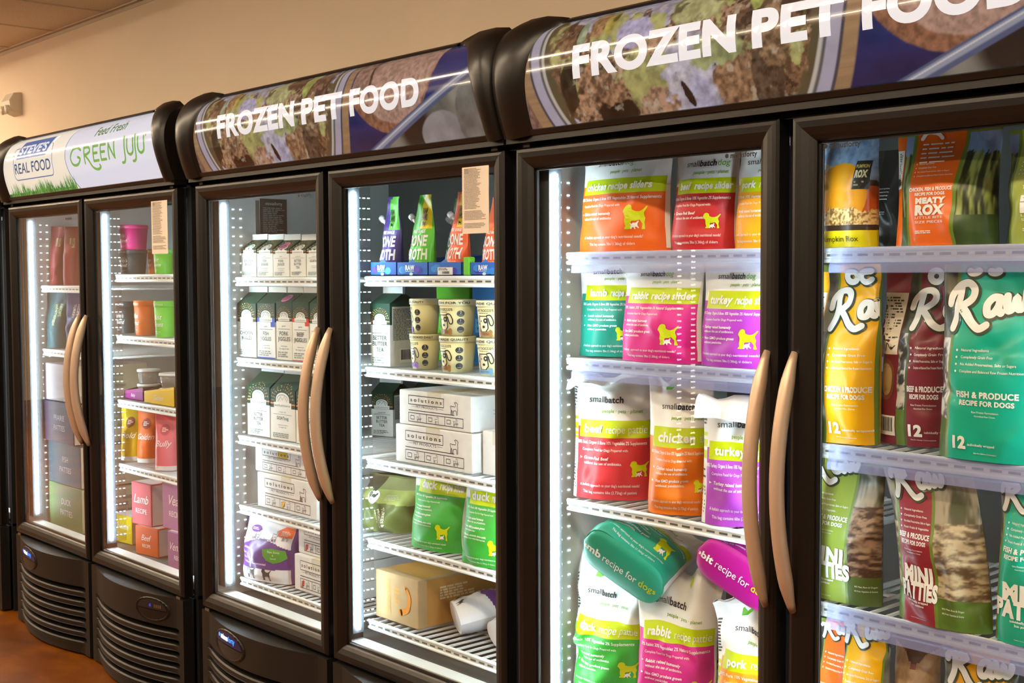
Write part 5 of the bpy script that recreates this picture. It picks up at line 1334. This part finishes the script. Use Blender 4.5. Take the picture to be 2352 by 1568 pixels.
batch_bag('bright green duck sliders bag in front of the olive bag', put(944, 1066, 1080, .145, b4, .1), '#2fa53a', 'duck', 'recipe sliders', 'duck', b4, 81, yaw=.1, lean=.06, bpx=(1000, 1103, 1143, 1088), head=True, b2bold=True, t=.08, group='smaller bags in the middle freezer')
batch_bag('bright green duck sliders bag cut by the right door frame', put(1062, 1190, 1096, .125, b4, .1), '#2fa53a', 'duck', 'recipe sliders', 'duck', b4, 82, yaw=.1, lean=.04, bpx=(1110, 1128, 1170, 1108), head=True, b2bold=True, t=.08, group='smaller bags in the middle freezer')


def olive_bag():
    cx, cy, w, h = put(846, 958, 1092, .215, b4, .1); p = Pouch(w, h, .15, 91, .007, 3.2, v0=.5, v1=1.15, lean=.12, creases=16, lump=.002)
    def paint(u, v):
        if v > .78: return lin('#8a9060') if u > -.2 else lin('#55503a')
        return lin('#a9b564') if v > .56 - .06 * u else lin('#66743c')
    m = p.sheets(paint, nu=50, nv=60, v1=.97); M = p.M
    m.disc(-w * .12, h * .64, w * .13, M, WHT, .0012, 24, ry=h * .12); raw_logo(m, M, -w * .2, h * .59, w * .09, col='#40503a', edge='#40503a')
    for k, ln in enumerate(('TURKEY &', 'PRODUCE', 'RECIPE')): m.text(ln, M, w * (.10 - .075 * k), h * (.46 - .03 * k), h * .055, '#eef0dc', rot=-1.15, wmax=h * .36, bold=.03)
    m.fine(w * .1, h * .60, w * .36, h * .70, 4, M, '#dfe2c8', 2, fill=.3)
    root = thing('pet_food_bag', 'crumpled olive bag with a round white logo, left of the green bags', 'bag of pet food', (cx, cy, b4), (0, 0, .25), 'smaller bags in the middle freezer')
    m.build('bag_body', 'film_gloss', root); p.sheets(lambda u, v: lin('#6a7048'), v0=.97, v1=1, nv=2).build('top_seal', 'film_gloss', root)


olive_bag()


def kraft(m, M, N, T, w, h, d):
    m.text('PORK RECIPE', M, -w * .22, h * .86, w * .09, '#cf9a50', rot=-PI / 2, wmax=h * .7)
    m.fine(-w * .05, h * .35, w * .10, h * .75, 5, M, '#cf9a50', 3)
    m.stroke(catmull([(w * .22, h * .78), (w * .30, h * .6), (w * .26, h * .35), (w * .10, h * .25)], 5), lambda t: w * (.05 + .05 * t), M, '#d98f3c')
    m.rect(-d * .42, h * .02, d * .30, h * .97, N, '#bd8c4c', .0006); m.fine(-d * .3, h * .52, d * .05, h * .80, 5, N, '#e6cfa4', 5, off=.0012, fill=.7)
    m.shape([(-w * .4, -d * .4), (w * .45, -d * .45), (w * .4, d * .1), (-w * .45, -d * .1)], T, '#c0944e', .0006)


simple_box('cardboard_box', 'brown cardboard box with orange print on the bottom shelf', 'box', put(856, 955, 1318, .125, b5), b5, .33, '#b39870', prints=kraft, matn='corrugated', top='#8a6a3e')
purple_bag('white and purple bag standing at the rear beside the brown box', put(1066, 1190, 1316, .51, b5, .1), b5, 62, .2, mini=True, t=.08)
q = atY(1030, 1452, .16); purple_bag('white and purple bag lying flat in front of the brown box', (q[0] + .015, .17, .135, .20), b5 + .040, 63, rot=tuple((Matrix.Rotation(-.5, 3, 'Z') @ Matrix.Rotation(-1.38, 3, 'X')).to_euler()), mini=True, t=.075, lean=0)
q = atY(1118, 1478, .14); purple_bag('white and purple bag lying at the right of the bottom shelf', (q[0] + .03, .15, .13, .18), b5 + .036, 64, rot=tuple((Matrix.Rotation(-.3, 3, 'Z') @ Matrix.Rotation(-1.4, 3, 'X')).to_euler()), mini=True, t=.07, lean=0, col='#6b5a80')

# ------------------------------------------------------------------ freezer with the grass sign, left door
d1, d2 = (q + .001 for q in ZS['1L'])


def simple_pouch(name, label, cat, pos, z, col, seed, words=(), yaw=0.0, t=.055, group=None, top=None, foot=None, wcol=WHT, vert=False, lean=.04, spot=None, v1=.95):
    cx, cy, w, h = pos; p = Pouch(w, h, t, seed, .004, 2.5, v0=.35, v1=v1, lean=lean); c = lin(col)
    def paint(u, v):
        if foot and v < .08: return lin(foot)
        if top and v > .86: return lin(top)
        return c
    m = p.sheets(paint, vcuts=(.08, .86), nu=26, nv=34, v1=.95); M = p.M
    for k, ln in enumerate(words):
        if vert: m.text(ln, M, w * (.02 + .22 * k), h * .80, w * .13, wcol, rot=-PI / 2, wmax=h * .62, bold=.02)
        else: m.text(ln, M, 0, h * (.42 - .14 * k), h * .10, wcol, align='c', wmax=w * .8, shear=.3 if k == 0 else 0)
    if spot: m.disc(0, h * .70, w * .22, M, spot, .0012, 24); m.fine(-w * .13, h * .66, w * .13, h * .74, 3, M, '#f0dcd0', 2, off=.0018)
    root = thing(name, label, cat, (cx, cy, z), (0, 0, yaw), group); m.build('bag_body', 'film', root)
    p.sheets(lambda u, v: lin(top) if top else c, v0=.95, v1=1, nv=2).build('top_seal', 'film', root)


G1 = 'bags on the left shelves of the freezer with the grass sign'
simple_pouch('pet_food_bag', 'maroon bag with pale lettering, left of two on the top shelf', 'bag of pet food', put(119, 148, 520, .15, d1, .6), d1, '#7e1f2c', 101, ('BISON', 'RECIPE'), .6, group=G1, vert=True, wcol='#e6d9a0')
simple_pouch('pet_food_bag', 'maroon bag with pale lettering, right of two on the top shelf', 'bag of pet food', put(149, 182, 520, .14, d1, .6), d1, '#86232e', 102, ('BEEF', 'RECIPE'), .6, group=G1, vert=True, wcol='#e6d9a0')
simple_pouch('pet_food_bag', 'dark teal whitefish bag on the second shelf', 'bag of pet food', put(106, 150, 672, .15, d2, .6), d2, '#1d5a66', 103, ('WHITEFISH', 'RECIPE'), .6, group=G1, vert=True, wcol='#d8e0a8')
simple_pouch('pet_food_bag', 'dark blue bag beside the teal whitefish bag', 'bag of pet food', put(151, 190, 668, .14, d2, .6), d2, '#1f3f78', 104, ('TURKEY', 'RECIPE'), .6, group=G1, vert=True)
zz = .3575; GB = 'stacked boxes in the freezer with the grass sign'


def words(*ls, c='#d8cfe0'):
    def f(m, M, N, T, w, h, d):
        for k, ln in enumerate(ls): m.text(ln, M, w * .05, h * (.55 - .25 * k), h * .13, c, align='c', wmax=w * .6)
        m.rect(-d / 2 + .003, .003, d / 2 - .003, h - .003, N, '#b9ad90', .0005); m.fine(-d * .4, h * .2, d * .3, h * .8, 4, N, '#8b8577', 3, off=.001)
    return f


for xa, xb, yt, yl, col, lab, ws_, dd in ((102, 176, 1111, .11, '#5f7a50', 'pale green box at the bottom of the left stack', ('DUCK', 'PATTIES'), .3), (102, 176, 1016, .11, '#274a56', 'dusty teal box stacked on the pale green box', ('FISH', 'PATTIES'), .3),
                                          (92, 162, 922, .11, '#2c2036', 'dark purple patties box in the middle of the left stack', ('PRAIRIE', 'PATTIES'), .3), (96, 165, 836, .11, '#9d99a2', 'pale box with purple print on top of the left stack', ('SMALL', 'BITES'), .28)):
    P = put(xa, xb, yt, yl, zz); simple_box('carton_box', lab, 'box', P, zz, dd, col, prints=words(*ws_, c='#8a7a98' if col == '#9d99a2' else '#cfc8d6'), group=GB); zz += P[3] + .001

# ------------------------------------------------------------------ freezer with the grass sign, right door
e1, e2, e3, e4 = (q + .001 for q in ZS['1R'])
P = put_round(275, 342, 574, .18, e1); tub('dark slate tub beneath the pink tub', P, e1, '#22363c', .3, ("Harley's", 'Blend'))
P2 = put_round(276, 345, 517, .18, e1 + P[3]); tub('pink tub stacked on the dark slate tub', P2, e1 + P[3] + .0005, '#d8217e', .3, ('Bully', 'Blend'))
tub('orange tub half hidden behind the paper list', put_round(341, 366, 572, .26, e1), e1, '#e2701e', .3, ('Golden', 'Blend'))
tub('light green tub beneath the paper list on the top shelf', put_round(354, 402, 571, .145, e1), e1, '#6cc63a', .3, ('Just', 'Greens'))
tub('dark slate tub on the second shelf', put_round(265, 312, 692, .185, e2), e2, '#22343a', .5, ("Harley's", 'Blend'))
tub('orange tub in the middle of the second shelf', put_round(307, 360, 690, .165, e2), e2, '#e0701e', .0, ('Golden', 'Blend'))
tub('light green tub at the right of the second shelf', put_round(353, 405, 691, .145, e2), e2, '#6cc63a', .4, ('Just', 'Greens'))


def sleeve(label, pos, z, col, word):
    cx, cy, w, h = pos; m = MB(); d = .11; t = .002; hw = w / 2
    m.box(-hw, hw, 0, d, 0, t, col); m.box(-hw, hw, d - t, d, 0, h * 1.4, col)
    m.add([(-hw, 0, 0), (hw, 0, 0), (hw, 0, h * 1.25), (-hw, 0, h * .75), (-hw, t, 0), (hw, t, 0), (hw, t, h * 1.25), (-hw, t, h * .75)], [(0, 1, 2, 3), (7, 6, 5, 4), (3, 2, 6, 7)], col)
    for s in (-1, 1): x0 = s * hw; hh = h * (1.25 if s > 0 else .75); m.add([(x0, 0, 0), (x0, d, 0), (x0, d, h * 1.4), (x0, 0, hh)], [(0, 1, 2, 3), (3, 2, 1, 0)], col)
    m.text(word, lambda x, y, o: (x, -o, y), 0, h * .3, h * .3, WHT, align='c', wmax=w * .6, shear=.3)
    root = thing('display_tray', label, 'cardboard tray', (cx, cy, z), (0, 0, 0), 'card trays of clear tubs'); m.build('tray_body', 'card', root); return cx, cy + d / 2, w


S1 = sleeve('purple card tray holding a clear tub', put(281, 324, 893, .125, e3), e3, '#8a2470', 'Bully'); S2 = sleeve('yellow card tray holding a clear tub', put(327, 396, 893, .11, e3), e3, '#e6c410', 'Golden')
ht = .048
for (s, lab, lab2) in ((S1, 'clear lidded tub sitting in the purple tray', 'clear lidded tub stacked above the purple tray'), (S2, 'clear lidded tub sitting in the yellow tray', 'clear lidded tub stacked above the yellow tray')):
    w = min(.098, s[2] * .54); tub(lab, (s[0], s[1], w, ht), e3 + .0025, '#7a4a3a', 0, (), '#d5d5d2', 'clear food tubs', True, .8); tub(lab2, (s[0], s[1], w, ht), e3 + .0025 + ht + .0005, '#6a3040', 0, (), '#d5d5d2', 'clear food tubs', True, .8)
G4 = 'coloured pouches on the fourth shelf'
simple_pouch('treat_pouch', 'yellow pouch at the left of the fourth shelf', 'pouch', put(272, 322, 930, .14, e4, .65), e4, '#d8b41e', 111, ('Gold',), .65, group=G4, foot='#e4e0d8', spot='#8a4a24')
simple_pouch('treat_pouch', 'orange pouch between the yellow and pink pouches', 'pouch', put(310, 360, 932, .16, e4, .65), e4, '#dc6a2a', 112, ('Golden',), .65, group=G4, foot='#e4ded8', spot='#8a3a22', t=.06)
simple_pouch('treat_pouch', 'pink pouch at the right of the fourth shelf', 'pouch', put(350, 404, 934, .125, e4, .65), e4, '#e0707c', 113, ('Bully',), .65, group=G4, foot='#efe6e4', spot='#c05468', top='#d8525e')
simple_pouch('treat_pouch', 'purple pouch half hidden behind the pink pouch', 'pouch', put(384, 432, 946, .20, e4, .65), e4, '#8e44b4', 114, (), .65, group=G4, t=.05)


def side_white(*ls):
    def f(m, M, N, T, w, h, d):
        m.rect(-d / 2 + .004, .004, d / 2 - .004, h - .004, N, '#e6e0e0', .0008); m.rect(-w / 2 + .004, -d / 2 + .004, w / 2 - .004, d / 2 - .004, T, '#e6e0e0', .0008)
        for k, ln in enumerate(ls): m.text(ln, M, 0, h * (.52 - .24 * k), h * (.2 if k == 0 else .11), WHT, align='c', wmax=w * .8, shear=.35 if k == 0 else 0)
    return f


GF = 'folded food cartons at the bottom of the freezer with the grass sign'; zb = .3575
A = put(246, 292, 1180, .15, zb, .1); simple_box('food_carton', 'yellow folded carton on the floor of the freezer', 'carton', A, zb, .10, '#cdb51a', .1, GF, side_white('Chicken', 'RECIPE'))
B_ = put(300, 352, 1207, .12, zb, .15); simple_box('food_carton', 'orange beef carton on the floor of the freezer', 'carton', B_, zb, .09, '#cc5a22', .15, GF, side_white('Beef', 'RECIPE'))
Cc_ = put(374, 428, 1222, .10, zb, .05); simple_box('food_carton', 'purple carton lowest at the right, below another purple carton', 'carton', Cc_, zb, .11, '#a06a9a', .05, GF, side_white('Venison', 'RECIPE'))
z_ = zb + B_[3] + .001; D_ = put(293, 338, 1107, .125, z_, .1); simple_box('food_carton', 'rosy lamb carton stacked on the orange carton', 'carton', D_, z_, .10, '#c8525c', .1, GF, side_white('Lamb', 'RECIPE'))
z_ = zb + Cc_[3] + .001; D_ = put(364, 425, 1106, .11, z_, .05); simple_box('food_carton', 'purple carton upper at the right, beside the rosy carton', 'carton', D_, z_, .11, '#b07aa8', .05, GF, side_white('Veal', 'RECIPE'))
simple_pouch('pet_food_bag', 'red and white bag in the freezer at the photo edge', 'bag of pet food', put(-40, 9, 1060, .16, .3575), .3575, '#b8242a', 121, ('BEEF',), foot='#e8e4da', top='#e8e4da')

# ------------------------------------------------------------------ papers taped to the glass, stickers on it, the emergency lamp
def paper_list(label, x0, x1, y0, y1):
    a, b = atY(x0, y1, .0040), atY(x1 - 4, y0, .0040); w, h = b[0] - a[0], b[2] - a[2]; m = MB()
    m.box(0, w, 0, .0012, 0, h, '#e8ddd0'); M = lambda x, y, o: (x, -o, y); K = '#7d746c'; rn = random.Random(int(x0)); n = 44
    for k in range(n):
        if k in (30, 38, 39): continue
        e = w * rn.uniform(.5, .72) if k < 32 else w * rn.uniform(.7, .92); m.fine(w * .08, h * (.965 - k * .0205), e, h * (.965 - k * .0205 + .011), 1, M, K, k, off=.0004, fill=.85, ragged=0)
    o = m.build('price_list', 'paper', loc=(a[0], .0030, a[2])); tag(o, label, 'paper list'); t = MB(); t.box(w * .1, w * .24, -.0006, 0, h - .014, h - .003, '#cfc4b0'); t.build('tape_strip', 'clear_plastic', o)


paper_list('printed paper list taped inside the second door of the grass sign freezer', 350, 388, 459, 583)
paper_list('printed paper list taped to the middle freezer above the cream cups', 1063, 1127, 379, 537)
for fr, dn, (xa, ya), w in (('freezer.001', 0, (150, 497), .05), ('freezer.002', 0, (684, 445), .06), ('freezer.003', 0, (1664, 356), .07), ('freezer.003', 1, (1890, 334), .07)):
    root = bpy.data.objects[fr]; dr = [c for c in root.children if c.name.startswith('door')][dn]; a = atY(xa, ya + 8, .0155); m = MB()
    Mg = lambda x, y, o: (a[0] - root.location.x + x, .0158 - o, a[2] + y)
    m.disc(.005, .004, .004, Mg, '#2c2c30', .0002, 8); m.text('minusforty', Mg, .013, .0, .0085, '#2c2c30', w=w * .8, bold=.03, off=.0002); m.build('glass_sticker', 'card', dr)
q = atY(19, 240, .80)
t = thing('emergency_light', 'small cream emergency light high on the wall at the left edge', 'emergency light', (q[0], .85, q[2])); t.scale = (.82, .82, .82)
m = MB(); pr = [(0, -.07), (-.07, -.045), (-.08, .02), (-.05, .07), (0, .078)]
m.loft([[(x * .075, y * k, z * (1 if abs(x) < 1 else .93)) for y, z in pr] for x, k in ((-1, .85), (-.92, 1), (.92, 1), (1, .85))], smooth=False, closed=True, caps=True); m.build('housing', 'white_plastic', t)
for x in (-.04, .04):
    m = MB(); c0 = Vector((x, -.078, -.035)); m.tube([c0 + Vector((0, .04, .01)), c0, c0 + Vector((0, -.012, -.003))], lambda k: .024 + .006 * k, 20); m.tube([c0 + Vector((0, -.012, -.003)), c0 + Vector((0, -.014, -.0035))], .020, 20); m.build('lamp_head', 'white_plastic', t)
m = MB(); m.disc(0, -.058, .005, lambda x, y, o: (x, -.062 - o, y), (1, 1, 1), .004); m.build('indicator', 'green_led', t)

# unseen light rows added for the glass reflection of an opposite freezer's LED strips
for px, py0, py1, lab in ((1560, 560, 1060, 'added row of small lights for mirrored LED strips, brighter of two'), (1592, 575, 1020, 'added row of small lights for mirrored LED strips, right of the brighter')):
    a_, b_ = atY(px, py0, 3.05), atY(px, py1, 3.05); t = thing('added_led_row', lab, 'added lights', (a_[0], -3.01, b_[2]), group='added light rows for the mirrored LED dots')
    m = MB(); n = 34; L = a_[2] - b_[2]
    for k in range(n + 1): m.lathe([(.001, L * k / n - .005), (.0055, L * k / n - .002), (.0055, L * k / n + .002), (.001, L * k / n + .005)], 8)
    o = m.build('bulb', 'added_led', t); o['kind'] = 'stuff'; m = MB(); m.tube([(0, 0, 0), (0, 0, CEIL_Z - b_[2] - .006)], .002, 6); m.build('cord', 'black_flat', t)
